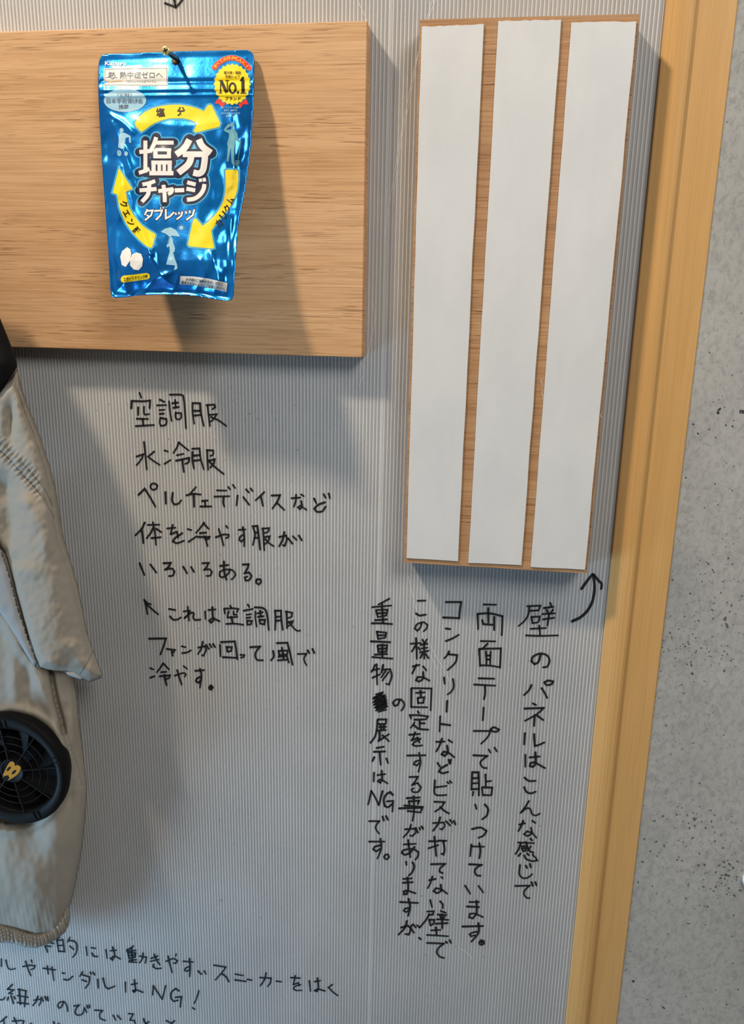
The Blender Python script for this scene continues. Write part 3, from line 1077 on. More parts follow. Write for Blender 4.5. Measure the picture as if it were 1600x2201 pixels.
# ================================================================ candy pouch
BAG = [(228, 116), (300, 113.5), (380, 110.5), (460, 109), (530, 107.5), (540, 111), (545.5, 119), (547, 130), (547, 160), (544.6, 163), (547, 166), (546.5, 200), (544, 250),
       (540, 310), (534, 360), (528, 405), (521, 440), (514, 475), (509.5, 520), (507, 560), (504.5, 600), (502.5, 633), (499, 644), (488, 647), (460, 643), (427, 637),
       (380, 633), (320, 634), (292, 635.5), (274, 638.5), (248, 640.5), (241, 637), (237.5, 628), (235, 580), (232, 530), (229, 489), (225, 430), (221, 375), (217, 310),
       (213.5, 250), (211.5, 200), (211, 166), (212.5, 163), (211.5, 159), (212, 140), (214, 128), (219, 119)]
SEAM = [(100, .0232), (140, .0262), (190, .0325), (310, .0400), (385, .0480), (470, .058), (560, .0690), (650, .0740)]


def lerp_tab(tab, y):
    if y <= tab[0][0]:
        return tab[0][1]
    for (a, u), (b, v) in zip(tab, tab[1:]):
        if y <= b:
            t = (y - a) / (b - a)
            return u + (v - u) * t
    return tab[-1][1]


def sstep(a, b, x):
    t = min(1, max(0, (x - a) / (b - a)))
    return t * t * (3 - 2 * t)


def seg_d(x, y, pts):
    best = 1e9
    for (ax, ay), (bx, by) in zip(pts, pts[1:]):
        L = (bx - ax) ** 2 + (by - ay) ** 2
        t = min(1, max(0, ((x - ax) * (bx - ax) + (y - ay) * (by - ay)) / L))
        best = min(best, math.hypot(x - ax - t * (bx - ax), y - ay - t * (by - ay)))
    return best


CREASES = [([(236, 246), (262, 262), (285, 284)], .0016, 5), ([(240, 262), (255, 300), (268, 330), (276, 372)], .0022, 7), ([(246, 330), (262, 318), (272, 335), (300, 420)], .0018, 6),
           ([(256, 360), (270, 420), (292, 470), (310, 510), (322, 545)], .0032, 9), ([(322, 545), (345, 590), (368, 612)], .0022, 8), ([(250, 470), (246, 540), (262, 590), (276, 636)], .0022, 8),
           ([(300, 640), (330, 600), (370, 585)], .0018, 7), ([(368, 560), (385, 590), (372, 628)], .0014, 6), ([(498, 470), (494, 530), (498, 610)], .0018, 6),
           ([(455, 545), (470, 600), (460, 632)], .0014, 7), ([(500, 250), (505, 330), (497, 400)], .0012, 7), ([(300, 262), (390, 272), (470, 262)], .0010, 12),
           ([(430, 560), (440, 590), (420, 628)], .0012, 6), ([(262, 400), (250, 430), (256, 470)], .0016, 6)]


def seam(x, y):
    return lerp_tab(SEAM, y) + .010 * (x - 240) / 260 * sstep(430, 640, y)


def bag_bulge(x, y, e):
    k = 1 - math.exp(-max(0, e - 13) / 26)
    return k * (.25 + .75 * sstep(190, 340, y))


bag_e = EdgeMap(BAG)


def bag_front(x, y, e):
    d = seam(x, y)
    b = bag_bulge(x, y, e)
    d += .0085 * b
    soft = 1 - math.exp(-max(0, e - 1) / 6)
    # heat-seal step along the sides, zip ridges along the top
    if y > 178:
        d += .0006 * math.exp(-((e - 13) / 4.5) ** 2)
    yy = y + .012 * (x - 380)
    mid = sstep(8, 16, e)
    d += soft * (.0011 * math.exp(-((yy - 205) / 3.0) ** 2) + .0008 * math.exp(-((yy - 193) / 2.5) ** 2) - .0012 * math.exp(-((yy - 176) / 5) ** 2))
    for pts, amp, w in CREASES:
        q = seg_d(x, y, pts)
        if q < 3 * w:
            d += soft * amp * math.exp(-(q / w) ** 1.6) * .9
    low = sstep(215, 300, y)
    side = min(1, abs(x - (378 - (y - 110) * .01)) / 140)
    n1 = noise.noise((x / 52, y / 75, 3.1)) * .0030 * (.35 + .65 * side) + noise.noise((x / 22, y / 30, 8.4)) * .0013 * (.4 + side)
    d += soft * low * n1
    d += soft * (1 - low) * noise.noise((x / 40, y / 60, 5.5)) * .0010
    # bottom gusset pulls in
    d -= .004 * sstep(600, 640, y) * soft
    return d


def bag_back(x, y, e):
    s = seam(x, y)
    k = 1 - math.exp(-e / 30)
    return max(.0212, s - .0006 - (s - .0215) * k * sstep(170, 400, y) * .9)


HOLE = [(378 + 8.6 * math.cos(a), 131 + 9.3 * math.sin(a)) for a in [2 * math.pi * i / 20 for i in range(20)]]
pouch = pillow('candy_pouch', BAG, 2.6, bag_front, bag_back, M['foil'], holes=[HOLE])
tag(pouch, 'blue foil stand-up pouch of salt tablets hanging from a screw on the oak board', 'pouch')


def on_bag(x, y, l):
    return P(x, y, bag_front(x, y, bag_e(x, y)) + .00022 + l)


def bag_normal(x, y):
    a, b = on_bag(x - 2, y, 0), on_bag(x + 2, y, 0)
    c, d = on_bag(x, y - 2, 0), on_bag(x, y + 2, 0)
    n = (b - a).cross(d - c)
    if n.dot(CAM - a) < 0:
        n = -n
    return n.normalized()


L1, L2, L3, L4 = .00018, .00036, .00054, .00072
pr = Flat()
fa = lambda x, y: (190 + x * .2375, 90 + y * .2375)
fb = lambda x, y: (190 + x * .2375, 370 + y * .2375)
fc = lambda x, y: (200 + x * .14085, 250 + y * .14085)
fd = lambda x, y: (430 + x * .12727, 100 + y * .12727)
fe = lambda x, y: (200 + x * .125, 95 + y * .125)


def outlined(pts, w, m_out, m_in, lift=0.0):
    ln = dense(pts, 3)
    pr.ribbon(ln, w * 2, m_out, lift, closed=True, cap=False)
    for p in pts:
        pr.disc(p, w, m=m_out, lift=lift, n=10)
    pr.poly(pts, m_in, lift + L1, 3.0)


# three yellow arrows
arrow_top = [fa(*p) for p in [(420, 735), (432, 768), (480, 815), (520, 790), (560, 760), (600, 735), (660, 710), (740, 692), (850, 690), (920, 705), (985, 735), (955, 805), (970, 822),
                              (1185, 768), (1196, 740), (1118, 575), (1100, 568), (1080, 575), (1048, 628), (990, 603), (920, 582), (820, 568), (740, 570), (660, 580), (580, 600), (510, 635), (450, 685)]]
arrow_rt = [fb(*p) for p in [(1240, -15), (1255, -22), (1345, -20), (1357, -5), (1358, 70), (1350, 150), (1332, 215), (1305, 280), (1270, 330), (1225, 385), (1180, 435), (1140, 490), (1112, 530),
                             (1125, 610), (1140, 685), (1120, 692), (915, 672), (902, 655), (920, 560), (950, 430), (968, 418), (985, 430), (1035, 485), (1090, 445), (1140, 395), (1180, 345),
                             (1208, 295), (1225, 250), (1238, 190), (1244, 120)]]
arrow_lf = [fc(*p) for p in [(395, 790), (350, 970), (300, 1165), (370, 1190), (385, 1290), (400, 1380), (430, 1470), (465, 1560), (520, 1660), (600, 1770), (700, 1880), (800, 1970), (880, 2010),
                             (905, 1990), (955, 1815), (940, 1790), (830, 1725), (745, 1660), (680, 1590), (620, 1510), (570, 1420), (535, 1330), (515, 1240), (505, 1150), (600, 1110), (500, 950)]]
for pts in (arrow_top, arrow_rt, arrow_lf):
    outlined(pts, 3.8, PI['cyan'], PI['yellow'])
pr.text('塩', 190 + 652 * .2375, 90 + 640 * .2375, 20, PI['black'], L2, width=19, bold=.035, rot=-.10)
pr.text('分', 190 + 842 * .2375, 90 + 630 * .2375, 20, PI['black'], L2, width=19, bold=.035, rot=-.02)
for ch, x, y, r in (('カ', 1182, 460, -.75), ('リ', 1222, 390, -.85), ('ク', 1258, 330, -1.0), ('ム', 1285, 258, -1.15)):
    pr.text(ch, 190 + x * .2375, 370 + y * .2375, 18, PI['black'], L2, width=14, bold=.03, rot=r)
for ch, x, y, r in (('ク', 470, 1340, 1.15), ('エ', 510, 1480, 1.05), ('ン', 580, 1620, .95), ('酸', 665, 1750, .85)):
    pr.text(ch, 200 + x * .14085, 250 + y * .14085, 17, PI['black'], L2, width=14, bold=.03, rot=r)

# main wording: white strokes with a dark blue surround and a pale glow
logo = []          # (points, width)
def S(f, pts, w):
    logo.append(([f(*p) for p in pts], w))
S(fc, [(800, 370), (800, 860)], 8.6)
S(fc, [(708, 545), (872, 530)], 8.6)
S(fc, [(700, 862), (780, 838), (862, 800)], 8.4)
S(fc, [(965, 318), (940, 400), (905, 480), (868, 545)], 9.0)
S(fc, [(940, 402), (1232, 402)], 8.6)
S(fc, [(950, 508), (1195, 512)], 7.0)
S(fc, [(950, 612), (1192, 612)], 8.4)
S(fc, [(953, 500), (953, 640)], 9.4)
S(fc, [(1160, 500), (1160, 640)], 8.6)
S(fc, [(890, 705), (1205, 705)], 8.6)
S(fc, [(925, 690), (925, 860)], 9.0)
S(fc, [(1012, 690), (1012, 860)], 7.6)
S(fc, [(1088, 690), (1088, 860)], 7.6)
S(fc, [(1170, 690), (1170, 860)], 9.0)
S(fc, [(860, 868), (1228, 868)], 9.4)
S(fa, [(915, 885), (880, 950), (845, 985), (795, 1020)], 14)
S(fa, [(1000, 882), (1025, 935), (1060, 970), (1110, 1005)], 14)
S(fa, [(855, 1017), (1072, 1017)], 12.5)
S(fa, [(935, 1020), (922, 1075), (895, 1120), (815, 1185)], 14)
S(fa, [(1058, 1015), (1050, 1100), (1035, 1165), (1000, 1192), (950, 1182)], 13.5)
S(fb, [(490, 112), (550, 100), (605, 80)], 8.2)
S(fb, [(463, 165), (618, 152)], 8.6)
S(fb, [(552, 95), (548, 160), (535, 210), (485, 268)], 9)
S(fb, [(633, 172), (770, 152)], 8.2)
S(fb, [(764, 148), (752, 182), (722, 200)], 7.6)
S(fb, [(680, 115), (690, 200), (692, 272)], 8.4)
S(fb, [(783, 165), (868, 162)], 9)
S(fb, [(895, 92), (972, 112)], 8.6)
S(fb, [(888, 150), (968, 165)], 8.6)
S(fb, [(893, 250), (960, 240), (1010, 205), (1040, 160), (1052, 108)], 9)
S(fb, [(1012, 58), (1018, 88)], 7)
S(fb, [(1047, 52), (1053, 85)], 7)
for pts, w in logo:
    pr.ribbon(smooth_line(pts, 3, sharp=50), w + 17, PI['cyan'], 0.0)
    pr.ribbon(smooth_line(pts, 3, sharp=50), w + 10.5, PI['navy'], L1)
for pts, w in logo:
    pr.ribbon(smooth_line(pts, 3, sharp=50), w, PI['white'], L2, cap=False)
pr.poly([fc(*p) for p in [(950, 520), (1190, 520), (1190, 680), (950, 680)]], PI['navy'], L1)
for q, w in (([(535, 335), (510, 388)], 3.6), ([(530, 352), (582, 346), (568, 392), (512, 436)], 3.6), ([(527, 388), (556, 404)], 3.4), ([(595, 352), (668, 346), (652, 392), (612, 432)], 3.8),
             ([(652, 318), (658, 334)], 2.6), ([(674, 314), (680, 330)], 2.6), ([(701, 334), (701, 428)], 3.9), ([(696, 420), (740, 400), (776, 362)], 3.9), ([(788, 366), (796, 388)], 3.4),
             ([(818, 360), (826, 382)], 3.4), ([(852, 356), (842, 395), (800, 428)], 3.6), ([(880, 352), (888, 378)], 3.6), ([(915, 346), (922, 372)], 3.6), ([(960, 336), (945, 390), (888, 432)], 3.8)):
    ln = dense([fb(*p) for p in q], 3, False)
    pr.ribbon(ln, w + 2.4, PI['deep'], 0.0)
    pr.ribbon(ln, w, PI['white'], L1, cap=False)

# number-one badge with ribbons and the arched line above it
for pts in ([(300, 880), (248, 965), (328, 972), (378, 1035), (440, 950), (350, 860)], [(690, 930), (648, 985), (690, 1038), (730, 975), (822, 978), (775, 870)]):
    pr.poly([fd(*p) for p in pts], PI['red'], 0.0)
sc_ = []
for i in range(144):
    t = 2 * math.pi * i / 144
    r = 1 + .035 * math.cos(24 * t)
    sc_.append(fd(545 + 298 * r * math.cos(t), 637 + 335 * r * math.sin(t)))
outlined(sc_, 1.4, PI['teal'], PI['yellow'], L1)
arc = [fd(*p) for p in [(245, 355), (310, 285), (400, 225), (490, 195), (580, 195), (670, 225), (760, 285), (830, 365)]]
al = smooth_line(arc, 2)
pr.ribbon(al, 13.5, PI['cyan'], 0.0)
pr.ribbon(al, 11.0, PI['red'], L1)
chars = 'すべての汗かく人に!'
for i, ch in enumerate(chars):
    t = (i + .45) / len(chars) * (len(al) - 1)
    p, q = al[int(t)], al[min(len(al) - 1, int(t) + 1)]
    pr.text(ch, p.x, p.y, 8.6, PI['yellow'], L3, width=(2.2 if ch == '!' else 7.8), bold=.018, rot=math.atan2(q.y - p.y, q.x - p.x))
pr.text('塩分味・塩飴', *fd(548, 440), 7.4, PI['black'], L4, width=37, bold=.012)
pr.text('市場シェア', *fd(550, 508), 7.2, PI['black'], L4, width=32, bold=.012)
for q, w in (([(352, 578), (346, 785)], 2.6), ([(360, 582), (452, 782)], 6.6), ([(462, 578), (466, 780)], 2.6), ([(318, 578), (385, 576)], 2.0), ([(428, 576), (492, 574)], 2.0), ([(316, 786), (378, 784)], 2.0),
             ([(724, 560), (730, 785)], 7.2), ([(688, 588), (735, 512)], 5.0), ([(682, 786), (784, 786)], 2.4)):
    pr.ribbon(dense([fd(*p) for p in q], 3, False), w, PI['black'], L3, cap=False)
pr.ribbon([fd(550 + 52 * math.cos(t), 702 + 82 * math.sin(t)) for t in [2 * math.pi * i / 28 for i in range(28)]], 4.4, PI['black'], L3, closed=True, cap=False)
pr.disc(fd(642, 775), 3.2, m=PI['black'], lift=L3)
pr.text('ブランド', *fd(556, 878), 8.0, PI['black'], L3, width=34, bold=.03)
for s, y, w in (('（株）インテージ調べ', 1032, 42), ('塩分味・塩飴市場', 1078, 28), ('2022年4月〜2023年3月', 1128, 40), ('金額シェア', 1172, 20)):
    pr.text(s, *fd(515, y), 5.0, PI['pale'], L2, width=w, bold=.006)

# maker's name, white label, pale oval
pr.text('Kabaya', *fe(388, 325), 12.5, PI['white'], L1, width=46, bold=.03)
lab = [fe(*p) for p in [(192, 412), (740, 402), (1283, 396), (1288, 560), (1287, 722), (740, 722), (188, 716), (185, 560)]]
pr.poly(lab, PI['label'], 0.0)
pr.ribbon(dense([fe(*p) for p in [(206, 430), (1268, 412), (1270, 706), (204, 700)]], 3), .8, PI['grey'], L1, closed=True, cap=False)
pr.text('熱中症ゼロへ', *fe(828, 530), 15.5, PI['grey'], L1, width=92, bold=.004)
pr.text('プロジェクト公式アイテム', *fe(830, 645), 6.6, PI['grey'], L1, width=64)
pr.text('熱', *fe(325, 530), 14, PI['grey'], L1, width=15)
pr.ribbon(smooth_line([fe(*p) for p in [(225, 575), (290, 560), (330, 600), (380, 570), (420, 578)]], 2), 1.0, PI['grey'], L1)
pr.ribbon(smooth_line([fe(*p) for p in [(225, 630), (300, 650), (380, 640), (490, 632)]], 2), 1.2, PI['orange'], L1)
pr.poly([fe(550 + 365 * math.cos(t), 965 + 202 * math.sin(t)) for t in [2 * math.pi * i / 40 for i in range(40)]], PI['pale'], 0.0)
pr.text('（公財）', *fe(540, 868), 9.6, PI['grey'], .00045, width=30)
pr.text('日本学校保健会', *fe(545, 972), 11.5, PI['grey'], .0004, width=78, bold=.008)
pr.text('推薦', *fe(525, 1075), 9.8, PI['grey'], L1, width=21, bold=.012)

# pictograms
pr.disc(fd(548, 1322), 4.2, 5.8, m=PI['teal'])
pr.poly([fd(*p) for p in [(522, 1335), (492, 1302), (455, 1335), (410, 1390), (410, 1425), (450, 1448), (492, 1470), (485, 1540), (468, 1600), (455, 1645), (472, 1680), (462, 1800), (450, 1935),
                          (482, 1950), (500, 1830), (525, 1700), (528, 1850), (535, 1960), (575, 2020), (592, 2012), (575, 1850), (585, 1680), (602, 1570), (640, 1602), (695, 1625), (706, 1605),
                          (640, 1550), (632, 1465), (590, 1410), (560, 1372), (535, 1372), (520, 1405), (442, 1405), (480, 1370)]], PI['teal'], 0.0)
pr.ribbon(dense([fd(688, 1620), fd(642, 1925)], 3, False), 1.6, PI['teal'])
pr.poly([fd(*p) for p in [(602, 1920), (670, 1922), (664, 1985), (626, 2035), (596, 1985)]], PI['teal'], 0.0)
pr.disc(fc(436, 213), 4.4, 5.0, m=PI['pale'])
pr.poly([fc(*p) for p in [(415, 250), (395, 300), (385, 470), (440, 500), (478, 490), (498, 330), (548, 318), (552, 400), (580, 402), (572, 300), (520, 270), (470, 248)]], PI['pale'], 0.0)
pr.disc(fc(505, 570), 4.0, 5.0, m=PI['pale'])
pr.disc(fc(400, 560), 5.0, 6.5, m=PI['pale'])
pr.poly([fb(*p) for p in [(656, 540), (690, 512), (745, 498), (790, 522), (815, 555), (828, 585), (790, 578), (758, 575), (742, 590), (722, 574), (698, 556)]], PI['pale'], 0.0)
pr.poly([fb(*p) for p in [(740, 588), (762, 592), (768, 640), (785, 690), (780, 718), (768, 728), (782, 780), (802, 832), (806, 872), (780, 888), (776, 878), (786, 845), (704, 835), (722, 770), (738, 715),
                          (732, 670), (715, 682), (708, 658), (728, 645)]], PI['pale'], 0.0)
pr.ribbon(dense([fb(735, 590), fb(712, 680)], 3, False), 1.0, PI['pale'])
pr.disc(fb(841, 503), 4.6, m=PI['pale'])
for i in range(14):
    t = 2 * math.pi * i / 14
    pr.ribbon([fb(841 + 26 * math.cos(t), 503 + 28 * math.sin(t)), fb(841 + 33 * math.cos(t), 503 + 35 * math.sin(t))], .8, PI['pale'], cap=False)
# printed tablets
pr.poly([fb(*p) for p in [(288, 765), (305, 715), (350, 678), (380, 698), (388, 740), (378, 800), (338, 858), (302, 840)]], PI['white'], 0.0)
pr.poly([fb(*p) for p in [(378, 790), (395, 745), (435, 726), (478, 740), (494, 785), (488, 850), (455, 888), (412, 882), (378, 845)]], PI['label'], L1)
pill = [fb(*p) for p in [(300, 948), (320, 936), (420, 926), (530, 913), (552, 925), (556, 950), (542, 968), (430, 985), (320, 1000), (300, 992), (292, 970)]]
pr.poly(pill, PI['yellow'], 0.0)
pr.text('スポーツドリンク味', *fb(428, 958), 9.2, PI['black'], L1, width=53, bold=.025, rot=-.13)
pr.poly([fb(*p) for p in [(832, 940), (960, 945), (1080, 962), (1180, 985), (1258, 1003), (1250, 1085), (1150, 1062), (1040, 1038), (930, 1022), (826, 1015)]], PI['label'], 0.0)
pr.text('お子様やご高齢の方が、のどに', *fb(1050, 992), 7.4, PI['black'], L1, width=80, bold=.01, rot=.135)
pr.text('詰まらせないようにご注意ください。', *fb(1040, 1028), 7.4, PI['black'], L1, width=95, bold=.01, rot=.15)
pr.build('printed_front', on_bag, [M[k] for k in PM], pouch, bag_normal)

# ================================================================ screw
ax = P(377, 124.5, .030)
best = min((abs(proj(Vector((ax.x, -d, ax.z)))[0] - 355.5), d) for d in [.03 + i * .0005 for i in range(120)])[1]
HEAD = best


def lathe(cx, cz, prof, n=28):
    """Revolve (radius, depth) pairs about an axis that stands out of the wall."""
    vs, fs = [], []
    for r, d in prof:
        for k in range(n):
            t = 2 * math.pi * k / n
            vs.append((cx + r * math.cos(t), -d, cz + r * math.sin(t)))
    for i in range(len(prof) - 1):
        for k in range(n):
            fs.append((i * n + k, (i + 1) * n + k, (i + 1) * n + (k + 1) % n, i * n + (k + 1) % n))
    return vs, fs


def fix_normals(o):
    b = bmesh.new(); b.from_mesh(o.data); bmesh.ops.recalc_face_normals(b, faces=b.faces); b.to_mesh(o.data); b.free()


prof = [(.00001, .012), (.0016, .0125)]
d = .013
while d < HEAD - .010:
    prof += [(.0016, d), (.0021, d + .0007), (.0016, d + .0014)]
    d += .0015
prof += [(.0017, HEAD - .008), (.0018, HEAD - .0032)]
v1, f1 = lathe(ax.x, ax.z, prof)
screw = mesh_obj('screw', v1, f1, M['steel_dark'], smooth=True)
tag(screw, 'yellow cross-head screw the blue pouch hangs from', 'screw')
fix_normals(screw)
R = .0037
v1, f1 = lathe(ax.x, ax.z, [(.0018, HEAD - .0034), (.0030, HEAD - .0016), (R, HEAD - .0004), (R, HEAD), (R * .8, HEAD + .0002), (.00001, HEAD + .0003)])
hd = mesh_obj('screw_head', v1, f1, M['brass'], screw, smooth=True)
fix_normals(hd)
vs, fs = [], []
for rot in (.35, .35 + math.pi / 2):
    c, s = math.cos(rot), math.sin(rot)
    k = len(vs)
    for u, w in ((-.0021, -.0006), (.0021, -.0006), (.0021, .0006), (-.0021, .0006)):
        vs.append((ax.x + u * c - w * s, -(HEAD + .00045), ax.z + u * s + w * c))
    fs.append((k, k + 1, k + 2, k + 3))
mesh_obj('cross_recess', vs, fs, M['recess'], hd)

# ================================================================ white plate at the right edge
c = P(1622, 1890, DC)
v1, f1 = lathe(c.x, c.z, [(.0120, DC - .001), (.0120, DC + .004), (.0112, DC + .0055), (.00001, DC + .006)], 40)
pl = mesh_obj('round_plate', v1, f1, M['plate'], smooth=True)
fix_normals(pl)
tag(pl, 'white round-edged plate on the grey concrete wall, cut by the right border', 'plate')

# ================================================================ fan-cooled work jacket
base = P(60, 2035, .04)
jacket = empty('work_jacket', (base.x, base.y, base.z))
tag(jacket, 'beige short-sleeved work jacket with black shoulder and a round fan, hanging at the left', 'jacket')


def prof_round(e, w):
    t = min(1, e / w)
    return math.sqrt(max(0, 1 - (1 - t) ** 2))


# ---- body
BODY = [(60, 1120), (100, 1200), (122, 1300), (142, 1400), (158, 1455), (166, 1500), (172, 1560), (179, 1620), (186, 1680), (187, 1700), (183, 1760), (177, 1820), (168, 1870), (158, 1920),
        (148, 1955), (138, 1982), (120, 2004), (80, 2012), (30, 2000), (-30, 1990), (-400, 1990), (-415, 1960), (-415, 1120)]
GAP = [(108, 1425), (114, 1470), (122, 1510), (132, 1545), (137, 1575)]
SIDE = [(137, 1560), (146, 1592), (156, 1625), (167, 1655), (171, 1675), (178, 1705), (179, 1735)]
FOLD1 = [(-40, 1270), (0, 1318), (45, 1395), (78, 1445), (100, 1500), (120, 1560), (132, 1600)]
FANC = (24, 1656)


def body_front(x, y, e):
    d = .034 + .034 * prof_round(e, 95)
    k = sstep(0, 10, e)
    q = seg_d(x, y, GAP)
    d -= k * .014 * math.exp(-(q / 4.5) ** 2)
    q = seg_d(x, y, SIDE)
    d -= k * .003 * math.exp(-(q / 2.2) ** 2)
    # overlapping fold: higher on the lower-left side of the line
    q = seg_d(x, y, FOLD1)
    d += k * .006 * math.exp(-(q / 13) ** 2)
    # fabric pulled round the fan and pouching below it
    r = math.hypot((x - FANC[0]), (y - FANC[1]) * .94)
    d += k * .005 * math.exp(-((r - 124) / 9) ** 2)
    d += k * .012 * math.exp(-(((x - 40) / 80) ** 2 + ((y - 1880) / 60) ** 2))
    for cx, cy, sx, sy, a in ((118, 1800, 26, 60, .006), (70, 1770, 34, 30, -.007), (20, 1960, 30, 24, -.004), (100, 1975, 24, 26, -.004), (60, 1480, 10, 60, -.004), (30, 1470, 12, 70, .004),
                              (148, 1690, 10, 36, -.005), (155, 1560, 9, 60, .004)):
        d += k * a * math.exp(-((x - cx) / sx) ** 2 - ((y - cy) / sy) ** 2)
    d += k * .0020 * noise.noise((x / 38, y / 95, 1.7)) + k * .0009 * noise.noise((x / 14, y / 22, 4.2))
    if r < 108:
        d = min(d, .058)
    # gathers above the hem
    h = sstep(1900, 1985, y)
    d += k * h * .0004 * math.sin(x * .62 - y * .12)
    return d


body = pillow('jacket_body', BODY, 3.0, body_front, lambda x, y, e: max(.004, .034 - .026 * prof_round(e, 60)), M['cloth'], jacket)

# ---- front flap showing under the sleeve
FLAP = [(-120, 1130), (-10, 1150), (14, 1215), (24, 1250), (40, 1310), (62, 1375), (86, 1440), (70, 1428), (45, 1388), (0, 1316), (-60, 1240), (-120, 1180)]
def flap_front(x, y, e):
    return .074 + .004 * prof_round(e, 14) + .001 * noise.noise((x / 20, y / 30, 9))
flap = pillow('front_flap', FLAP, 5, flap_front, lambda x, y, e: .074 - .002 * prof_round(e, 14), M['cloth_in'], jacket)
TAB = [(-8, 1160), (6, 1200), (16, 1240), (25, 1249), (14, 1250), (4, 1225), (-10, 1190)]

# ---- hem band
HEM = [(148, 1950), (151, 1968), (149, 1986), (140, 2004), (120, 2020), (100, 2031), (76, 2037.5), (52, 2035), (30, 2028), (12, 2026), (-30, 2028), (-400, 2035), (-412, 2020), (-412, 1985), (-400, 1972), (-30, 1974), (0, 1983), (30, 1993),
       (60, 2004), (85, 2006), (105, 1999), (122, 1982), (133, 1962), (141, 1946)]
def hem_front(x, y, e):
    k = prof_round(e, 12)
    s = x * .80 - y * .20 + 2.5 * noise.noise((x / 15, y / 40, 2))
    return .037 + .012 * k + k * .0019 * math.sin(s) + k * .001 * math.sin(s * 1.7 + 1)
hem = pillow('hem_band', HEM, 1.7, hem_front, lambda x, y, e: .037 - .02 * prof_round(e, 12), M['cloth'], jacket)
hem['label'] = 'elastic gathered hem'

# ---- sleeve
SLEEVE = [(37, 793), (48, 838), (60, 872), (85, 932), (110, 1010), (122, 1062), (129, 1110), (138, 1160), (152, 1205), (168, 1262), (178, 1310), (188, 1362), (200, 1396), (213, 1430), (220.5, 1450), (217, 1458),
          (193, 1466), (177, 1460), (158, 1452), (142, 1446), (112, 1443), (84, 1437), (72, 1412), (58, 1370), (45, 1325), (34, 1285), (27, 1256), (20, 1228), (8, 1190), (-30, 1150), (-120, 1110), (-400, 1130), (-430, 1080),
          (-430, 840), (-60, 830), (-5, 840), (18, 815)]
G1 = [(-20, 946), (0, 968), (22, 990), (50, 1022), (72, 1045), (88, 1065), (105, 1092), (120, 1120), (128, 1138)]
G2 = [(-6, 948), (14, 962), (36, 984), (60, 1008), (82, 1034), (98, 1055), (112, 1085), (124, 1112)]


def sleeve_front(x, y, e):
    k = sstep(0, 9, e)
    # the cloth falls in a ridge: turned to the light on the left, away from it on the right
    rx = lerp_tab([(800, 18), (900, 52), (1000, 84), (1100, 98), (1200, 104), (1300, 108), (1400, 114), (1460, 130)], y)
    u = (x - rx) / 7.0
    up, dn = 7.0 * math.log1p(math.exp(min(u, 40))), 7.0 * math.log1p(math.exp(min(-u, 40)))
    r = (e / (e + up * .8 + 1e-6)) ** .85 * (1 - .0042 * dn)
    d = .055 + (.008 + .027 * r) * prof_round(e, 20)
    # gathered seam
    q1, q2 = seg_d(x, y, G1), seg_d(x, y, G2)
    s = (x + y) * .707
    g = sstep(92, 70, x)
    d -= k * .0022 * math.exp(-(q1 / 3.2) ** 2) + k * .0012 * math.exp(-(q2 / 2.6) ** 2)
    mid = min(q1, q2)
    d += k * g * .0016 * math.exp(-(mid / 9) ** 2) * math.sin(s * .60 + 1.5 * noise.noise((x / 20, y / 20, 7)))
    # hollows in the crumpled cloth
    for cx, cy, sx, sy, a in ((22, 905, 11, 48, -.008), (36, 1000, 9, 22, .003), (8, 1050, 20, 34, -.009), (55, 1080, 18, 16, .004), (18, 1130, 20, 62, -.010), (70, 1110, 24, 30, .004), (95, 1165, 14, 26, .003),
                              (30, 1205, 14, 16, -.004), (58, 1225, 30, 18, .004), (150, 1390, 20, 12, .002), (45, 850, 12, 22, .003)):
        d += k * a * math.exp(-((x - cx) / sx) ** 2 - ((y - cy) / sy) ** 2)
    d += k * .0016 * noise.noise((x / 30, y / 60, 3.3)) + k * .0008 * noise.noise((x / 11, y / 14, 6.1))
    # hem of the sleeve is a little thicker
    d += k * .0012 * sstep(0, 6, (x - 200) * .45 + (y - 1400) * .25)
    return d


sleeve = pillow('sleeve', SLEEVE, 3.4, sleeve_front, lambda x, y, e: .058 - .020 * prof_round(e, 50), M['cloth'], jacket)


sl_e = EdgeMap(SLEEVE)


def on_sleeve(x, y, l):
    return P(x, y, sleeve_front(x, y, sl_e(x, y)) + .0005 + l)


for pts in (G1, G2[3:], [(200, 1400), (194, 1412), (186, 1428), (177, 1441), (172, 1449)]):
    th = Flat()
    th.ribbon(smooth_line(pts, 3), .9, cap=False)
    th.build('seam_stitching', on_sleeve, M['thread'], sleeve)
# lining that shows at the sleeve opening
LIN = [(138, 1444), (158, 1445), (166, 1450), (178, 1459), (188, 1464), (176, 1461), (160, 1456), (148, 1452)]
pillow('sleeve_lining', LIN, 3, lambda x, y, e: .080 + .001 * prof_round(e, 5), lambda x, y, e: .0785, M['cloth_in'], jacket)

# ---- black shoulder yoke
YOKE = [(37, 788), (36, 776), (30, 758), (15, 720), (0, 683), (-40, 590), (-100, 490), (-260, 440), (-400, 440), (-430, 520), (-430, 900), (-120, 890), (-40, 878), (0, 857), (14, 832), (30, 808)]
def yoke_front(x, y, e):
    return .066 + .028 * prof_round(e, 60) + .0012 * sstep(0, 8, e) * noise.noise((x / 30, y / 40, 2.2))
yoke = pillow('shoulder_yoke', YOKE, 4, yoke_front, lambda x, y, e: .066 - .012 * prof_round(e, 40), M['cloth_black'], jacket)
yoke['label'] = 'black shoulder panel'


yk_e = EdgeMap(YOKE)
pp = Flat()
pp.ribbon(smooth_line([(35, 792), (28, 805), (12, 829), (-2, 851)], 2), 1.3, cap=False)
pp.build('piping', lambda x, y, l: P(x, y, yoke_front(x, y, yk_e(x, y)) + .0012), M['piping'], yoke)

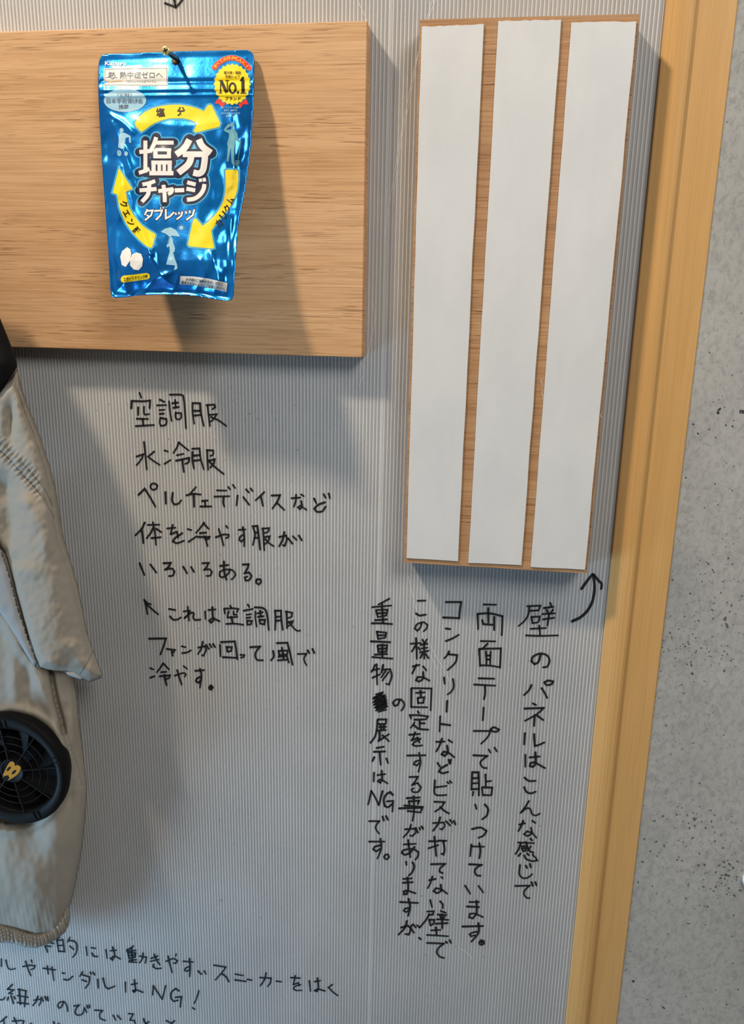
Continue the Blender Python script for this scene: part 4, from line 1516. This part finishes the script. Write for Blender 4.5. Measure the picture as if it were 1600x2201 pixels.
# ---- fan
FD = .088
C0 = P(26, 1657, FD)
PXM = (P(137, 1657, FD) - C0).length / 111.0         # metres per photo pixel on the fan's face
RO = 113 * PXM


def ring_mesh(prof, n=64, wob=0.0):
    vs, fs = [], []
    m = len(prof)
    for k in range(n):
        t = 2 * math.pi * k / n
        for r, d in prof:
            rr = r * (1 + wob * math.cos(3 * t + .4))
            vs.append((C0.x + rr * math.cos(t), -d, C0.z + rr * math.sin(t) * (1 + .07 * sstep(95, 110, r / PXM))))
    for k in range(n):
        for i in range(m):
            fs.append((k * m + i, k * m + (i + 1) % m, ((k + 1) % n) * m + (i + 1) % m, ((k + 1) % n) * m + i))
    return vs, fs


def torus(r, tr, d, n=64, k=8):
    return ring_mesh([(r + tr * math.cos(2 * math.pi * i / k), d + tr * math.sin(2 * math.pi * i / k)) for i in range(k)], n)


ri = 94 * PXM
v1, f1 = ring_mesh([(RO, FD - .010), (RO * 1.005, FD - .003), (RO * .985, FD), (RO * .93, FD + .001), (ri * 1.04, FD + .0006), (ri, FD - .0012), (ri * .99, FD - .022), (RO * .9, FD - .024)], 72, .002)
fan = mesh_obj('fan', v1, f1, M['fan_black'], jacket, smooth=True)
fix_normals(fan)
fan['label'] = 'round black cooling fan'
# grille: rings and spokes
vs, fs = [], []
def addm(v, f):
    k = len(vs)
    vs.extend(v)
    fs.extend(tuple(k + i for i in q) for q in f)
for rr, dd in ((44, -.0005), (59, -.001), (74, -.0015), (92.5, -.0015)):
    addm(*torus(rr * PXM, .00042, FD + dd, 64, 6))
for k in range(8):
    t = -math.radians(-101 + 45.4 * k)
    a = C0 + Vector((math.cos(t), 0, math.sin(t))) * 26 * PXM
    b_ = C0 + Vector((math.cos(t), 0, math.sin(t))) * 95 * PXM
    u = Vector((-math.sin(t), 0, math.cos(t)))
    w = .0005
    q = []
    for p, dd in ((a, .0006), (b_, -.0010)):
        for su, sy in ((-1, -1), (1, -1), (1, 1), (-1, 1)):
            q.append(Vector((p.x, -(FD + dd), p.z)) + u * w * su + Vector((0, -w * sy * 1.4, 0)))
    addm(q, [(0, 1, 2, 3), (7, 6, 5, 4), (0, 4, 5, 1), (1, 5, 6, 2), (2, 6, 7, 3), (3, 7, 4, 0)])
gr = mesh_obj('grille', vs, fs, M['fan_bars'], fan)
fix_normals(gr)
# small tabs on the flange
for deg in (-95, -20, 65, 140, 215):
    t = -math.radians(deg)
    for off in (-.05, .05):
        vs, fs = [], []
        a = Vector((C0.x + math.cos(t + off) * 104 * PXM, -(FD + .0012), C0.z + math.sin(t + off) * 104 * PXM))
        u = Vector((math.cos(t), 0, math.sin(t)))
        w = Vector((-math.sin(t), 0, math.cos(t)))
        q = [a + u * (s1 * .0042) + w * (s2 * .0006) + Vector((0, s3, 0)) for s3 in (.0015, -.0004) for s1, s2 in ((-1, -1), (1, -1), (1, 1), (-1, 1))]
        addm(q, [(0, 1, 2, 3), (7, 6, 5, 4), (0, 4, 5, 1), (1, 5, 6, 2), (2, 6, 7, 3), (3, 7, 4, 0)])
        fix_normals(mesh_obj('latch_tab', vs, fs, M['fan_black'], fan))
# hub, rotor blades, dark back
v1, f1 = lathe(C0.x, C0.z, [(26 * PXM, FD - .008), (26 * PXM, FD - .0004), (24.5 * PXM, FD + .0012), (22 * PXM, FD + .0004), (.00001, FD + .0004)], 40)
hb = mesh_obj('hub', v1, f1, M['fan_black'], fan, smooth=True)
fix_normals(hb)
vs, fs = [], []
for k in range(7):
    t0 = 2 * math.pi * k / 7
    q = []
    for i in range(5):
        for j, dd in ((0, -.006), (1, -.015)):
            r = (22 + 68 * i / 4) * PXM
            t = t0 + .25 * i / 4 + j * .42
            q.append((C0.x + r * math.cos(t), -(FD + dd), C0.z + r * math.sin(t)))
    addm(q, [(2 * i, 2 * i + 1, 2 * i + 3, 2 * i + 2) for i in range(4)])
mesh_obj('rotor', vs, fs, M['fan_dark'], fan, smooth=True)
v1, f1 = lathe(C0.x, C0.z, [(ri * 1.01, FD - .0235), (ri * 1.01, FD - .0215), (.00001, FD - .0215)], 48)
mesh_obj('fan_back', v1, f1, M['fan_dark'], fan)
em = Flat()
fe2 = lambda x, y: (x * .12723, 1520 + y * .12723)
em.poly([fe2(*p) for p in [(40, 1200), (55, 1130), (85, 1065), (130, 975), (160, 935), (195, 915), (228, 925), (248, 955), (250, 992), (280, 982), (320, 985), (348, 1010), (350, 1045), (325, 1100), (280, 1150),
                           (215, 1195), (160, 1225), (108, 1252), (150, 1210), (160, 1185), (130, 1160), (90, 1155)]], 0, 0, 2.2)
for x, y, rx, ry, ro in ((146, 1042, 21, 48, .72), (234, 1098, 21, 50, .78), (98, 1196, 24, 58, .80)):
    em.disc(fe2(x, y), rx * .127, ry * .127, m=1, lift=.0002, n=18, rot=ro)
em.build('emblem', lambda x, y, l: P(x, y, FD + .0008 + l), [M['emblem'], M['fan_dark']], hb)
